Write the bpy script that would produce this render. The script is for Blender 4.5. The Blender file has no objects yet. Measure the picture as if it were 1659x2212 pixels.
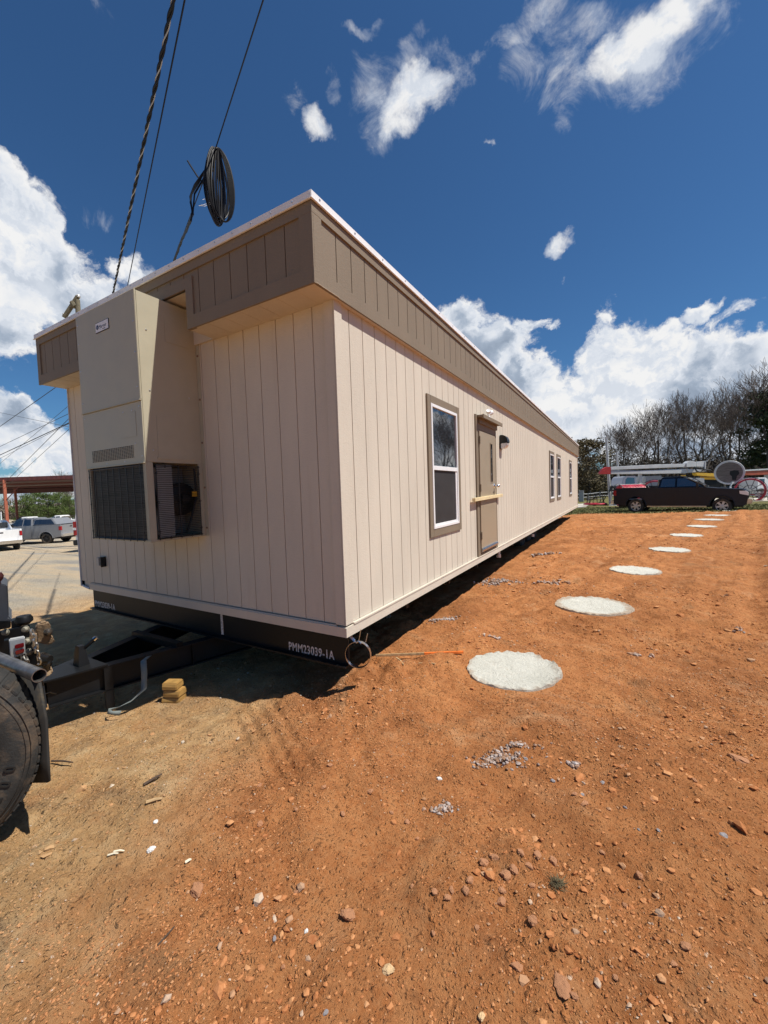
import bpy, bmesh, math, random
import numpy as np
from mathutils import Vector, Matrix
random.seed(7); rng=np.random.default_rng(11)
R=math.radians
S=bpy.context.scene; COL=S.collection
# ------------------------------------------------------------------ camera
F,YAW,PITCH,ROLL,CX,CY,CZ=871.2697,0.5293,-0.0510,-0.0333,1.8064,-2.4535,1.0878
def cam_axes():
    f=Vector((-math.sin(YAW)*math.cos(PITCH),math.cos(YAW)*math.cos(PITCH),math.sin(PITCH)))
    r=Vector((math.cos(YAW),math.sin(YAW),0)); u=r.cross(f)
    c,s=math.cos(ROLL),math.sin(ROLL)
    return c*r+s*u, -s*r+c*u, f
AR,AU,AF=cam_axes(); CAM=Vector((CX,CY,CZ))
cd=bpy.data.cameras.new('camera'); cam=bpy.data.objects.new('camera',cd); COL.objects.link(cam)
M=Matrix((AR,AU,-AF)).transposed().to_4x4(); M.translation=CAM; cam.matrix_world=M
cd.sensor_fit='VERTICAL'; cd.sensor_height=36; cd.lens=F/2212*36; cd.clip_start=.05; cd.clip_end=5000
S.camera=cam
def ray(x,y): return AF+AR*((x-829.5)/F)-AU*((y-1106)/F)
def spot(x,y,d): return CAM+ray(x,y)*d          # a real point d metres ahead, in plan pixels 1659x2212
def zoomer(x0,y0,k): return lambda x,y:((x0+x*k)*.864,(y0+y*k)*.864)
z1=zoomer(0,640,640/1659); z3=zoomer(0,1400,600/1659); z5=zoomer(1400,900,520/1659); z8=zoomer(1450,1130,470/1659)
z9=zoomer(0,1180,240/1659); zA=zoomer(150,0,600/1659)
RH=Vector((math.cos(YAW),math.sin(YAW),0)); NH=Vector((-math.sin(YAW),math.cos(YAW),0)); UP=Vector((0,0,1))
# ------------------------------------------------------------------ object helpers
def tag(o,label=None,cat=None,group=None,kind=None):
    if label: o['label']=label
    if cat: o['category']=cat
    if group: o['group']=group
    if kind: o['kind']=kind
    return o
def empty(name,loc=(0,0,0),rz=0,label=None,cat=None,group=None):
    o=bpy.data.objects.new(name,None); COL.objects.link(o); o.location=loc; o.rotation_euler=(0,0,rz)
    o.empty_display_size=.1
    return tag(o,label,cat,group)
def kids(o): return [c for c in bpy.data.objects if c.parent==o]
def copy_tree(o,parent=None):
    c=o.copy(); COL.objects.link(c); c.parent=parent
    for ch in kids(o): copy_tree(ch,c)
    return c
class MB:
    def __init__(s): s.v=[]; s.f=[]
    def add(s,vs,fs,T=None):
        n=len(s.v)
        s.v+= [tuple(T@Vector(v)) for v in vs] if T is not None else [tuple(v) for v in vs]
        s.f+=[tuple(i+n for i in f) for f in fs]; return s
    def box(s,a,b,T=None):
        x0,y0,z0=a; x1,y1,z1=b
        if x0>x1:x0,x1=x1,x0
        if y0>y1:y0,y1=y1,y0
        if z0>z1:z0,z1=z1,z0
        return s.add([(x0,y0,z0),(x1,y0,z0),(x1,y1,z0),(x0,y1,z0),(x0,y0,z1),(x1,y0,z1),(x1,y1,z1),(x0,y1,z1)],
         [(0,3,2,1),(4,5,6,7),(0,1,5,4),(1,2,6,5),(2,3,7,6),(3,0,4,7)],T)
    def prism(s,poly,a,b,axis='y',T=None,sc=None):
        # poly in the two other axes, extruded from a to b; sc = scale of poly about its centre at end b
        def P(u,v,w): return {'x':(w,u,v),'y':(u,w,v),'z':(u,v,w)}[axis]
        n=len(poly); q=poly if sc is None else sc
        vs=[P(u,v,a) for u,v in poly]+[P(u,v,b) for u,v in q]
        return s.add(vs,[tuple(range(n)),tuple(range(2*n-1,n-1,-1))]+[(i,i+n,(i+1)%n+n,(i+1)%n) for i in range(n)],T)
    def tube(s,pts,r,n=8,T=None,cap=True,closed=False):
        pts=[Vector(p) for p in pts]; m=len(pts); rs=r if isinstance(r,(list,tuple)) else [r]*m
        vs=[];fs=[]; prev=None
        for i,p in enumerate(pts):
            if closed: t=pts[(i+1)%m]-pts[i-1]
            else: t=pts[min(i+1,m-1)]-pts[max(i-1,0)]
            if t.length<1e-9: t=Vector((0,0,1))
            t.normalize()
            if prev is None:
                a=Vector((0,0,1)) if abs(t.z)<.9 else Vector((1,0,0)); x=t.cross(a).normalized()
            else:
                x=(prev-t*prev.dot(t)); x=x.normalized() if x.length>1e-6 else t.orthogonal().normalized()
            prev=x; y=t.cross(x)
            for k in range(n):
                an=2*math.pi*k/n; vs.append(p+(x*math.cos(an)+y*math.sin(an))*rs[i])
        L=m if closed else m-1
        for i in range(L):
            for k in range(n):
                a=i*n+k; b=i*n+(k+1)%n; c=((i+1)%m)*n+(k+1)%n; d=((i+1)%m)*n+k
                fs.append((a,b,c,d))
        if cap and not closed: fs+= [tuple(range(n-1,-1,-1)),tuple(range((m-1)*n,m*n))]
        return s.add(vs,fs,T)
    def lathe(s,prof,n=24,T=None):     # prof (r,h) round Z
        vs=[];fs=[]
        for r,h in prof:
            for k in range(n):
                a=2*math.pi*k/n; vs.append((r*math.cos(a),r*math.sin(a),h))
        for i in range(len(prof)-1):
            for k in range(n):
                fs.append((i*n+k,i*n+(k+1)%n,(i+1)*n+(k+1)%n,(i+1)*n+k))
        return s.add(vs,fs,T)
    def build(s,name,mat,parent=None,bevel=0,smooth=False,recalc=True,seg=2):
        me=bpy.data.meshes.new(name); me.from_pydata(s.v,[],s.f)
        if recalc or bevel:
            bm=bmesh.new(); bm.from_mesh(me); bmesh.ops.recalc_face_normals(bm,faces=bm.faces)
            if bevel:
                ed=[e for e in bm.edges if len(e.link_faces)==2 and e.calc_face_angle(0)>R(28)]
                try: bmesh.ops.bevel(bm,geom=ed,offset=bevel,segments=seg,affect='EDGES',clamp_overlap=True)
                except Exception: pass
            bm.to_mesh(me); bm.free()
        if smooth:
            me.polygons.foreach_set('use_smooth',[True]*len(me.polygons))
            try: me.set_sharp_from_angle(angle=R(38))
            except Exception: pass
        o=bpy.data.objects.new(name,me); COL.objects.link(o)
        if mat: me.materials.append(mat)
        if parent: o.parent=parent
        return o
def np_mesh(name,V,Fc,mat,parent=None,smooth=False):
    me=bpy.data.meshes.new(name); V=np.asarray(V,np.float32); Fc=np.asarray(Fc,np.int32); k=Fc.shape[1]
    me.vertices.add(len(V)); me.vertices.foreach_set('co',V.ravel())
    me.loops.add(Fc.size); me.loops.foreach_set('vertex_index',Fc.ravel())
    me.polygons.add(len(Fc)); me.polygons.foreach_set('loop_start',np.arange(0,Fc.size,k,dtype=np.int32))
    me.polygons.foreach_set('use_smooth',np.full(len(Fc),smooth)); me.update(calc_edges=True)
    o=bpy.data.objects.new(name,me); COL.objects.link(o)
    if mat: me.materials.append(mat)
    if parent: o.parent=parent
    return o
def text_mesh(s,size,mat,name,parent,M4,ext=.001,space=1.0,narrow=1.0,off=0.):
    cu=bpy.data.curves.new('t','FONT'); cu.body=s; cu.size=size; cu.extrude=ext; cu.space_character=space; cu.align_x='LEFT'; cu.resolution_u=3; cu.offset=off
    t=bpy.data.objects.new('t',cu); COL.objects.link(t)
    dg=bpy.context.evaluated_depsgraph_get(); me=bpy.data.meshes.new_from_object(t.evaluated_get(dg))
    bpy.data.objects.remove(t); me.name=name
    me.transform(M4@Matrix.Diagonal((narrow,1,1,1))); me.materials.clear(); me.materials.append(mat)
    o=bpy.data.objects.new(name,me); COL.objects.link(o)
    if parent: o.parent=parent
    return o
def frame(ox,ux,uy):   # matrix with local x->ux, y->uy
    ux=Vector(ux).normalized(); uy=Vector(uy); uy=(uy-ux*uy.dot(ux)).normalized(); uz=ux.cross(uy)
    m=Matrix((ux,uy,uz)).transposed().to_4x4(); m.translation=Vector(ox); return m
def along(p,q):        # local z runs p->q
    p=Vector(p); z=(Vector(q)-p).normalized(); a=Vector((1,0,0)) if abs(z.x)<.9 else Vector((0,1,0)); x=a.cross(z).normalized(); y=z.cross(x)
    m=Matrix((x,y,z)).transposed().to_4x4(); m.translation=p; return m
# ------------------------------------------------------------------ materials
class NT:
    def __init__(s,name):
        s.m=bpy.data.materials.new(name); s.m.use_nodes=True; s.t=s.m.node_tree; s.t.nodes.clear()
        s.out=s.n('ShaderNodeOutputMaterial'); s.b=s.n('ShaderNodeBsdfPrincipled'); s.l(s.b.outputs[0],s.out.inputs[0])
    def n(s,t,**k):
        o=s.t.nodes.new(t)
        for a,v in k.items(): setattr(o,a,v)
        return o
    def l(s,a,b): s.t.links.new(a,b)
    def pos(s,scale=(1,1,1),obj=False,rot=(0,0,0)):
        if obj: src=s.n('ShaderNodeTexCoord').outputs['Object']
        else: src=s.n('ShaderNodeNewGeometry').outputs['Position']
        mp=s.n('ShaderNodeMapping'); mp.inputs['Scale'].default_value=scale; mp.inputs['Rotation'].default_value=rot; s.l(src,mp.inputs[0]); return mp.outputs[0]
    def noise(s,vec,scale=5,detail=4,rough=.55,dist=0):
        n=s.n('ShaderNodeTexNoise'); n.inputs['Scale'].default_value=scale; n.inputs['Detail'].default_value=detail; n.inputs['Roughness'].default_value=rough; n.inputs['Distortion'].default_value=dist
        s.l(vec,n.inputs['Vector']); return n.outputs[0]
    def ramp(s,fac,stops):
        r=s.n('ShaderNodeValToRGB'); s.l(fac,r.inputs[0]); e=r.color_ramp.elements
        while len(e)<len(stops): e.new(.5)
        for i,(p,c) in enumerate(stops):
            e[i].position=p; e[i].color=(c if hasattr(c,'__len__') else (c,c,c))+((1,) if hasattr(c,'__len__') else (1,)) if not (hasattr(c,'__len__') and len(c)==4) else c
        return r.outputs[0]
    def mix(s,fac,a,b,blend='MIX'):
        m=s.n('ShaderNodeMix'); m.data_type='RGBA'; m.blend_type=blend
        for v,i in ((fac,0),(a,6),(b,7)):
            if isinstance(v,(int,float)): m.inputs[i].default_value=v if i==0 else (v,v,v,1)
            elif isinstance(v,tuple): m.inputs[i].default_value=v+(1,)
            else: s.l(v,m.inputs[i])
        return m.outputs[2]
    def math(s,op,a,b=None,clamp=False):
        m=s.n('ShaderNodeMath',operation=op); m.use_clamp=clamp
        for v,i in ((a,0),(b,1)):
            if v is None: continue
            if isinstance(v,(int,float)): m.inputs[i].default_value=v
            else: s.l(v,m.inputs[i])
        return m.outputs[0]
    def bump(s,h,strength=.3,dist=.01,normal=None):
        b=s.n('ShaderNodeBump'); b.inputs['Strength'].default_value=strength; b.inputs['Distance'].default_value=dist; s.l(h,b.inputs['Height'])
        if normal: s.l(normal,b.inputs['Normal'])
        s.l(b.outputs[0],s.b.inputs['Normal']); return b.outputs[0]
def mat(name,c,rough=.6,metal=0,var=.12,vs=6,bump=0,bs=60,spec=None,dirt=None,obj=False,aniso=(1,1,1),coat=0):
    t=NT(name); p=t.pos(aniso,obj=obj); n=t.noise(p,vs,5,.6)
    lo=tuple(x*(1-var) for x in c); hi=tuple(min(1,x*(1+var)) for x in c)
    colr=t.ramp(n,[(.3,lo),(.7,hi)])
    if dirt:
        dc,amt=dirt; n2=t.noise(p,vs*.6,6,.7,.5); k=t.ramp(n2,[(.62-amt*.3,0.),(.75,1.)])
        colr=t.mix(k,colr,dc); t.l(t.math('MAXIMUM',k,rough),t.b.inputs['Roughness'])
    else: 
        rr=t.math('ADD',t.math('MULTIPLY',n,.16),rough-.08); t.l(rr,t.b.inputs['Roughness'])
    t.l(colr,t.b.inputs['Base Color']); t.b.inputs['Metallic'].default_value=metal
    if spec is not None: t.b.inputs['Specular IOR Level'].default_value=spec
    if coat: t.b.inputs['Coat Weight'].default_value=coat
    if bump: t.bump(t.noise(p,bs,4,.6),bump,.01)
    return t.m
def siding(name,c,var=.07):
    t=NT(name); p=t.pos((28,28,85)); a=t.noise(p,1,4,.6,1.3); p2=t.pos((60,60,3)); b=t.noise(p2,1,3,.6)
    h=t.math('ADD',t.math('MULTIPLY',a,1.),t.math('MULTIPLY',b,.45))
    n=t.noise(t.pos((1,1,.35)),2.2,4,.6); lo=tuple(x*(1-var) for x in c); hi=tuple(x*(1+var) for x in c)
    cc=t.ramp(n,[(.3,lo),(.7,hi)]); cc=t.mix(t.ramp(a,[(.35,.0),(.6,.25)]),cc,tuple(x*1.12 for x in c))
    dn=t.noise(t.pos((9,9,.7)),1,4,.6); cc=t.mix(t.ramp(dn,[(.6,0.),(.8,.16)]),cc,(.30,.19,.11))
    t.l(cc,t.b.inputs['Base Color']); t.b.inputs['Roughness'].default_value=.62; t.b.inputs['Specular IOR Level'].default_value=.3
    t.bump(h,.55,.004); return t.m
Mt={}
Mt['siding']=siding('painted_siding',(.585,.525,.432)); Mt['brown']=siding('brown_trim_paint',(.215,.170,.120))
Mt['doorpaint']=mat('door_paint',(.33,.265,.185),.38,var=.04,bump=.05)
Mt['white']=mat('white_vinyl',(.80,.80,.80),.35,var=.03)
Mt['roofedge']=mat('galvanised_edge',(.80,.80,.80),.4,var=.08,vs=3)
Mt['roof']=mat('roof_membrane',(.7,.7,.7),.7)
Mt['black']=mat('black_steel',(.006,.0065,.0075),.5,var=.3,bump=.1,spec=.3)
Mt['stencil']=mat('stencil_paint',(.55,.54,.52),.8,var=.5,vs=60)
Mt['acpaint']=mat('cabinet_paint',(.44,.41,.30),.42,var=.04,bump=.03,bs=200)
Mt['darkgap']=mat('dark_interior',(.012,.012,.014),.7)
Mt['wire']=mat('black_wire',(.008,.008,.009),.4)
Mt['alu']=mat('aluminium',(.55,.56,.57),.35,1,var=.1,vs=20)
Mt['chrome']=mat('chrome',(.75,.75,.76),.15,1,var=.03)
Mt['rubber']=mat('tyre_rubber',(.026,.025,.023),.8,var=.35,vs=9,bump=.3,bs=90,dirt=((.15,.10,.06),.5),obj=True)
Mt['lumber']=mat('pale_lumber',(.72,.58,.33),.6,var=.15,aniso=(1,1,12))
Mt['lite']=mat('plastic_clear',(.75,.77,.78),.15,var=.02)
Mt['pvc']=mat('pvc_pipe',(.82,.80,.76),.4)
def glassmat(name,c=(.012,.014,.018),rough=.02):
    t=NT(name); n=t.noise(t.pos((1,1,1)),3,3); t.l(t.ramp(n,[(.3,c),(.7,tuple(x*1.6 for x in c))]),t.b.inputs['Base Color'])
    t.b.inputs['Roughness'].default_value=rough; t.b.inputs['Specular IOR Level'].default_value=.75; t.b.inputs['IOR'].default_value=2.1
    t.bump(t.noise(t.pos(),4,1),.02,.01); return t.m
Mt['glass']=glassmat('window_glass'); Mt['screen']=mat('insect_screen',(.038,.036,.036),.6,spec=.25,var=.2)
Mt['carglass']=glassmat('car_glass',(.01,.012,.014),.03)
# ------------------------------------------------------------------ terrain
def vnoise(x,y,seed=0):
    xi=np.floor(x).astype(np.int64); yi=np.floor(y).astype(np.int64); fx=x-xi; fy=y-yi
    def h(a,b):
        n=(a*374761393+b*668265263+seed*1442695041)&0xffffffff; n=((n^(n>>13))*1274126177)&0xffffffff; n=n^(n>>16)
        return (n&0xffff)/65535.
    u=fx*fx*(3-2*fx); v=fy*fy*(3-2*fy)
    return (h(xi,yi)*(1-u)+h(xi+1,yi)*u)*(1-v)+(h(xi,yi+1)*(1-u)+h(xi+1,yi+1)*u)*v-.5
def fbm(x,y,oct=4,seed=0,g=.5):
    a=1.;s=0.
    for i in range(oct): s=s+a*vnoise(x*2**i+i*17.3,y*2**i-i*9.1,seed+i); a*=g
    return s
def sst(a,b,x): t=np.clip((x-a)/(b-a),0,1); return t*t*(3-2*t)
PADS=[(1.0,1.05,.40),(1.50,3.40,.465),(2.05,6.08,.41),(2.81,8.98,.42),(3.49,12.2,.42),(4.27,15.2,.45),(4.95,18.3,.5),(5.62,20.9,.5),(6.0,22.4,.55),(6.9,24.2,.55)]
def gz(x,y,detail=True):
    x=np.asarray(x,float); y=np.asarray(y,float)
    z=-.5-.10*sst(.2,-1.6,x)-.04*np.maximum(0,-x-.4)*sst(70,30,np.abs(x)) - .04*69*0
    z=np.where(x<-45,-.6-.04*44.6,z)
    z=z-.15*sst(19,26,y)*sst(6.5,1.5,x)*sst(-8,-1,x)-.12*sst(25,32,y)*sst(-8,-1,x)
    if not detail: return z
    near=sst(40,12,np.hypot(x-1,y-2)); clay=sst(-9,-5,x)*sst(26,22,y)
    z=z+.05*fbm(x*.5,y*.5,3,3)*clay+.10*fbm(x*.23,y*.23,2,5)*sst(10,16,y)*clay
    z=z+.16*np.exp(-((y-20.6-.15*x)/1.0)**2)*sst(3,5.5,x)*sst(30,24,y)
    m=.35+.65*sst(-1.2,.6,x+.35*y+1.0)
    z=z+near*clay*m*(.062*fbm(x*2.3,y*2.3,3,9)+.036*fbm(x*7,y*7,3,21)+(.3+1.2*sst(-.1,.25,fbm(x*1.1,y*1.1,3,55)))*(.012*(np.abs(fbm(x*14,y*14,3,33))**.8)+.022*np.maximum(0,fbm(x*24,y*24,2,35)-.08)))
    # tyre ruts running along the building
    w=x-.9-.23*y+.12*fbm(x*.5,y*.5,2,4)
    z=z-.045*clay*np.exp(-((w-1.35)/.13)**2)*sst(1,4,y)-.04*clay*np.exp(-((w+.95)/.12)**2)*sst(2,4,y)
    z=z+.03*clay*np.exp(-((w-1.58)/.09)**2)*sst(1,4,y)
    z=z+clay*sst(1.2,4,y)*(.040*fbm(w*4.2,y*.32,3,61)+.022*np.sin(w*11+1.5*fbm(y*.4,w*.5,2,62))*sst(-.1,.2,fbm(w*.8,y*.25,2,63)))
    # lugged tread print before the corner
    a=(x+.15)*.86+(y+.62)*-.5; b=(x+.15)*.5+(y+.62)*.86
    box=sst(-.75,-.55,a)*sst(.5,.3,a)*sst(.2,.14,np.abs(b))
    z=z-.022*box*(.55+.45*np.sign(np.sin(b*70)))
    # churned lump by the corner
    for cx,cy,r,hh in ((.02,.3,.28,.07),(-.02,.55,.2,.05),(.25,.75,.3,.04),(-.5,-.1,.3,.05),(.35,-.35,.35,.04),(2.6,2.6,.5,-.04),(3.2,.3,.6,.05)):
        z=z+hh*np.exp(-((x-cx)**2+(y-cy)**2)/r**2)*(.6+1.2*fbm(x*9,y*9,3,44))
    for cx,cy,r in PADS: 
        d=np.hypot(x-cx,y-cy); z=z*(1-sst(r*1.5,r*.9,d))+(gz(cx,cy,False))*sst(r*1.5,r*.9,d)
    return z
def gz1(x,y): return float(gz(np.array([x]),np.array([y]))[0])
def axis(lo,hi,step,far,n):
    mid=np.arange(lo,hi,step); g=np.geomspace(step*1.5,far,n)
    return np.concatenate([(lo-g)[::-1],mid,hi+g])
def axis2(lo,hi,step,hi2,step2,far,n):
    g=np.geomspace(step*1.5,far,n); m2=np.arange(hi,hi2,step2); g2=np.geomspace(step2*1.5,far,n-25); return np.concatenate([(lo-g)[::-1],np.arange(lo,hi,step),m2,hi2+g2])
gx=axis2(-3.6,5.0,.02,9.5,.045,1400,95); gy=axis2(-2.3,5.0,.018,19.,.05,1400,110)
X,Y=np.meshgrid(gx,gy); Z=gz(X,Y)
nx,ny=len(gx),len(gy); idx=np.arange(nx*ny).reshape(ny,nx)
Fc=np.stack([idx[:-1,:-1],idx[:-1,1:],idx[1:,1:],idx[1:,:-1]],-1).reshape(-1,4)
def ground_mat():
    t=NT('red_clay_ground'); P=t.pos(); sep=t.n('ShaderNodeSeparateXYZ'); t.l(P,sep.inputs[0]); x,y=sep.outputs[0],sep.outputs[1]
    big=t.noise(P,.8,5,.6,.4); mid=t.noise(P,4,6,.65,.3); fine=t.noise(P,38,5,.7); vf=t.noise(P,150,3,.7)
    clay=t.ramp(mid,[(.25,(.26,.085,.026)),(.48,(.43,.158,.050)),(.72,(.52,.225,.083))])
    clay=t.mix(t.ramp(fine,[(.35,.0),(.7,.55)]),clay,(.56,.28,.12)); clay=t.mix(t.ramp(big,[(.46,0.),(.62,.6)]),clay,(.28,.105,.036))
    clay=t.mix(t.ramp(t.noise(P,1.7,5,.7,1),[(.58,0.),(.74,.65)]),clay,(.25,.155,.08))
    clay=t.mix(t.ramp(t.noise(P,1.3,6,.75,1.2),[(.55,0.),(.68,.55)]),clay,(.58,.33,.17)); clay=t.mix(t.ramp(t.noise(P,6.5,5,.7,.8),[(.56,0.),(.68,.5)]),clay,(.22,.08,.028))
    tan=t.ramp(mid,[(.3,(.36,.19,.078)),(.5,(.49,.285,.122)),(.7,(.60,.41,.215))])
    tan=t.mix(t.ramp(t.noise(P,2.6,6,.7,.8),[(.5,0.),(.66,.8)]),tan,(.25,.155,.08))
    tan=t.mix(t.ramp(t.noise(P,3.1,5,.7),[(.55,0.),(.7,.6)]),tan,(.45,.20,.075))
    tan=t.mix(t.ramp(fine,[(.4,0.),(.75,.35)]),tan,(.52,.40,.24))
    # front-left apron of trodden tan dirt: a diagonal edge, broken up by noise
    e=t.math('ADD',t.math('MULTIPLY',x,.9),t.math('MULTIPLY',y,.25)); e=t.math('ADD',e,t.math('MULTIPLY',t.math('SUBTRACT',t.noise(P,1.1,4,.6),.5),1.3))
    k=t.ramp(t.math('MULTIPLY',t.math('ADD',e,1.75),.45),[(.38,1.),(.72,0.)])
    c=t.mix(k,clay,tan)
    # parking lot to the left: pale gravel in drawn-out bands
    mp=t.pos((.10,.9,1),rot=(0,0,R(-8))); st=t.noise(mp,1,4,.6,.3); lot=t.ramp(st,[(.36,(.25,.235,.21)),(.47,(.40,.34,.25)),(.56,(.50,.38,.24)),(.66,(.30,.28,.245))])
    lot=t.mix(t.ramp(fine,[(.3,.0),(.7,.3)]),lot,(.50,.43,.33))
    e2=t.math('ADD',x,t.math('MULTIPLY',t.math('SUBTRACT',t.noise(P,.5,3),.5),3.)); k2=t.ramp(t.math('MULTIPLY',t.math('ADD',e2,9.),.2),[(.1,1.),(.55,0.)])
    c=t.mix(k2,c,lot)
    # grass beyond the pads
    gr=t.ramp(t.noise(P,1.6,5,.7),[(.3,(.075,.085,.025)),(.5,(.14,.135,.05)),(.7,(.27,.19,.09))])
    e3=t.math('SUBTRACT',t.math('ADD',y,t.math('MULTIPLY',t.math('SUBTRACT',t.noise(P,.35,5,.7),.5),5.)),t.math('MULTIPLY',x,.0))
    k3=t.ramp(t.math('MULTIPLY',t.math('SUBTRACT',e3,20.8),.1),[(.30,0.),(.42,1.)])
    k3=t.math('MULTIPLY',k3,t.ramp(t.math('MULTIPLY',t.math('ADD',x,8.),.1),[(.2,0.),(.5,1.)]))
    c=t.mix(k3,c,gr)
    t.l(c,t.b.inputs['Base Color']); t.b.inputs['Roughness'].default_value=.95; t.b.inputs['Specular IOR Level'].default_value=.15
    pm=t.ramp(t.noise(P,1.4,4,.6,.5),[(.38,.25),(.62,1.)])
    f2=t.noise(P,75,6,.8); f3=t.noise(t.pos((1,1,1),rot=(0,0,.6)),14,4,.6,.6)
    wv=t.n('ShaderNodeTexNoise'); wv.inputs['Scale'].default_value=30; wv.inputs['Detail'].default_value=3; t.l(P,wv.inputs['Vector'])
    vm=t.n('ShaderNodeVectorMath',operation='SCALE'); t.l(wv.outputs['Color'],vm.inputs[0]); vm.inputs['Scale'].default_value=.03
    va=t.n('ShaderNodeVectorMath',operation='ADD'); t.l(P,va.inputs[0]); t.l(vm.outputs[0],va.inputs[1])
    h=t.math('MULTIPLY',f3,.7)
    for sc,th,am in ((28,.55,.9),(60,.42,.7),(125,.3,.45)):
        v=t.n('ShaderNodeTexVoronoi'); v.inputs['Scale'].default_value=sc; t.l(va.outputs[0],v.inputs['Vector'])
        sx=t.n('ShaderNodeSeparateColor'); t.l(v.outputs['Color'],sx.inputs[0])
        dome=t.math('MULTIPLY',t.math('MAXIMUM',t.math('SUBTRACT',t.math('ADD',.22,t.math('MULTIPLY',sx.outputs[1],.25)),v.outputs['Distance']),0.),3.2*am)
        on=t.math('GREATER_THAN',t.math('MULTIPLY',sx.outputs[0],t.math('ADD',.55,t.math('MULTIPLY',pm,.6))),th)
        h=t.math('ADD',h,t.math('MULTIPLY',dome,on))
    h=t.math('ADD',h,t.math('MULTIPLY',f2,.8))
    t.bump(h,1.,.022); return t.m
Mt['ground']=ground_mat()
g=np_mesh('ground',np.stack([X,Y,Z],-1).reshape(-1,3),Fc,Mt['ground'],smooth=True); tag(g,kind='structure')
# pale concrete road strip behind the grass, left of the pickup
def sheet(name,pts,lift,m,kind='structure',n=14):
    # quad corner pts, subdivided and laid on the ground
    a,b,c,d=[np.array(p,float) for p in pts]; u=np.linspace(0,1,n)[None,:,None]; v=np.linspace(0,1,n)[:,None,None]
    q=(a*(1-u)+b*u)*(1-v)+(d*(1-u)+c*u)*v; z=gz(q[...,0],q[...,1])+lift
    Vv=np.concatenate([q,z[...,None]],-1).reshape(-1,3); i=np.arange(n*n).reshape(n,n)
    o=np_mesh(name,Vv,np.stack([i[:-1,:-1],i[:-1,1:],i[1:,1:],i[1:,:-1]],-1).reshape(-1,4),m,smooth=True); return tag(o,kind=kind)
Mt['road']=mat('pale_concrete_road',(.48,.44,.37),.9,var=.2,vs=1.5)
sheet('road',[(-30,31),(60,47),(60,55),(-30,39)],.03,Mt['road'])
# ------------------------------------------------------------------ loose gravel and stones
ico=bmesh.new(); bmesh.ops.create_icosphere(ico,subdivisions=1,radius=1); IV=np.array([v.co[:] for v in ico.verts]); IF=np.array([[v.index for v in f.verts] for f in ico.faces]); ico.free()
OV=np.array([(1,0,0),(-1,0,0),(0,1,0),(0,-1,0),(0,0,1),(0,0,-1)],float); OF=np.array([(0,2,4),(2,1,4),(1,3,4),(3,0,4),(2,0,5),(1,2,5),(3,1,5),(0,3,5)])
def scatter(name,xy,size,m,flat=.6,sink=.25,IV=IV,IF=IF):
    n=len(xy); base=IV[None]*(1+.28*rng.standard_normal((n,len(IV),1)).clip(-1.3,1.3))
    s=size[:,None]*np.stack([rng.uniform(.7,1.3,n),rng.uniform(.6,1.1,n),rng.uniform(.35,.8,n)*flat/.6],-1)
    v=base*s[:,None,:]; a=rng.uniform(0,6.28,n); ca,sa=np.cos(a)[:,None],np.sin(a)[:,None]
    vx=v[...,0]*ca-v[...,1]*sa; vy=v[...,0]*sa+v[...,1]*ca
    zz=gz(xy[:,0],xy[:,1]); V=np.stack([vx+xy[:,0:1],vy+xy[:,1:2],v[...,2]+(zz+s[:,2]*(.6-sink))[:,None]],-1).reshape(-1,3)
    Fa=(IF[None]+(np.arange(n)*len(IV))[:,None,None]).reshape(-1,3)
    return np_mesh(name,V,Fa,m)
def pebble_mat(name,cols,zone=False):
    t=NT(name); g=t.n('ShaderNodeNewGeometry'); c=t.ramp(g.outputs['Random Per Island'],cols)
    if zone:
        P=t.pos(); sp_=t.n('ShaderNodeSeparateXYZ'); t.l(P,sp_.inputs[0])
        e=t.math('ADD',t.math('MULTIPLY',sp_.outputs[0],.9),t.math('MULTIPLY',sp_.outputs[1],.25)); k=t.ramp(t.math('MULTIPLY',t.math('ADD',e,1.75),.45),[(.38,1.),(.72,0.)])
        c=t.mix(k,c,t.ramp(g.outputs['Random Per Island'],[(0.,(.28,.18,.09)),(.5,(.40,.26,.13)),(.8,(.42,.22,.10)),(.93,(.30,.25,.18)),(1.,(.55,.5,.4))]))
    n=t.noise(t.pos(),60,3)
    c=t.mix(t.ramp(n,[(.3,.0),(.7,.35)]),c,(.55,.28,.13)); t.l(c,t.b.inputs['Base Color']); t.b.inputs['Roughness'].default_value=.95; t.b.inputs['Specular IOR Level'].default_value=.15
    t.bump(t.noise(t.pos(),120,3),.4,.005); return t.m
Mt['peb']=pebble_mat('clay_crumbs',[(0.,(.28,.095,.032)),(.3,(.38,.142,.05)),(.6,(.43,.175,.066)),(.85,(.50,.245,.105)),(.95,(.34,.21,.13)),(1.,(.5,.42,.33))],True)
N=80000; r_=rng.random(N)**.6*7.5; th=rng.uniform(R(5),R(215),N); px=CX-.3+r_*np.cos(th); py=CY+r_*np.sin(th)
cl=fbm(px*1.3,py*1.3,3,77)+.12; keep=(rng.random(N)<np.clip(.12+2.3*cl,.02,1)*(.25+.75*sst(-1.6,.2,px+.3*py+.6)))
keep&=~((px<.0)&(px>-4.2)&(py>.4)); 
for cx,cy,r in PADS: keep&=np.hypot(px-cx,py-cy)>r*1.08
px,py=px[keep],py[keep]; sz=.0032+.011*rng.random(len(px))**3.2+.018*(rng.random(len(px))>.965)*rng.random(len(px))
g=scatter('gravel',np.stack([px,py],-1),sz,Mt['peb']); tag(g,'small clay crumbs and grit scattered over the red dirt','gravel',kind='stuff')
N=240000; r_=rng.random(N)**.62*5.2; th=rng.uniform(R(5),R(205),N); px=CX-.3+r_*np.cos(th); py=CY+r_*np.sin(th)
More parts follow.
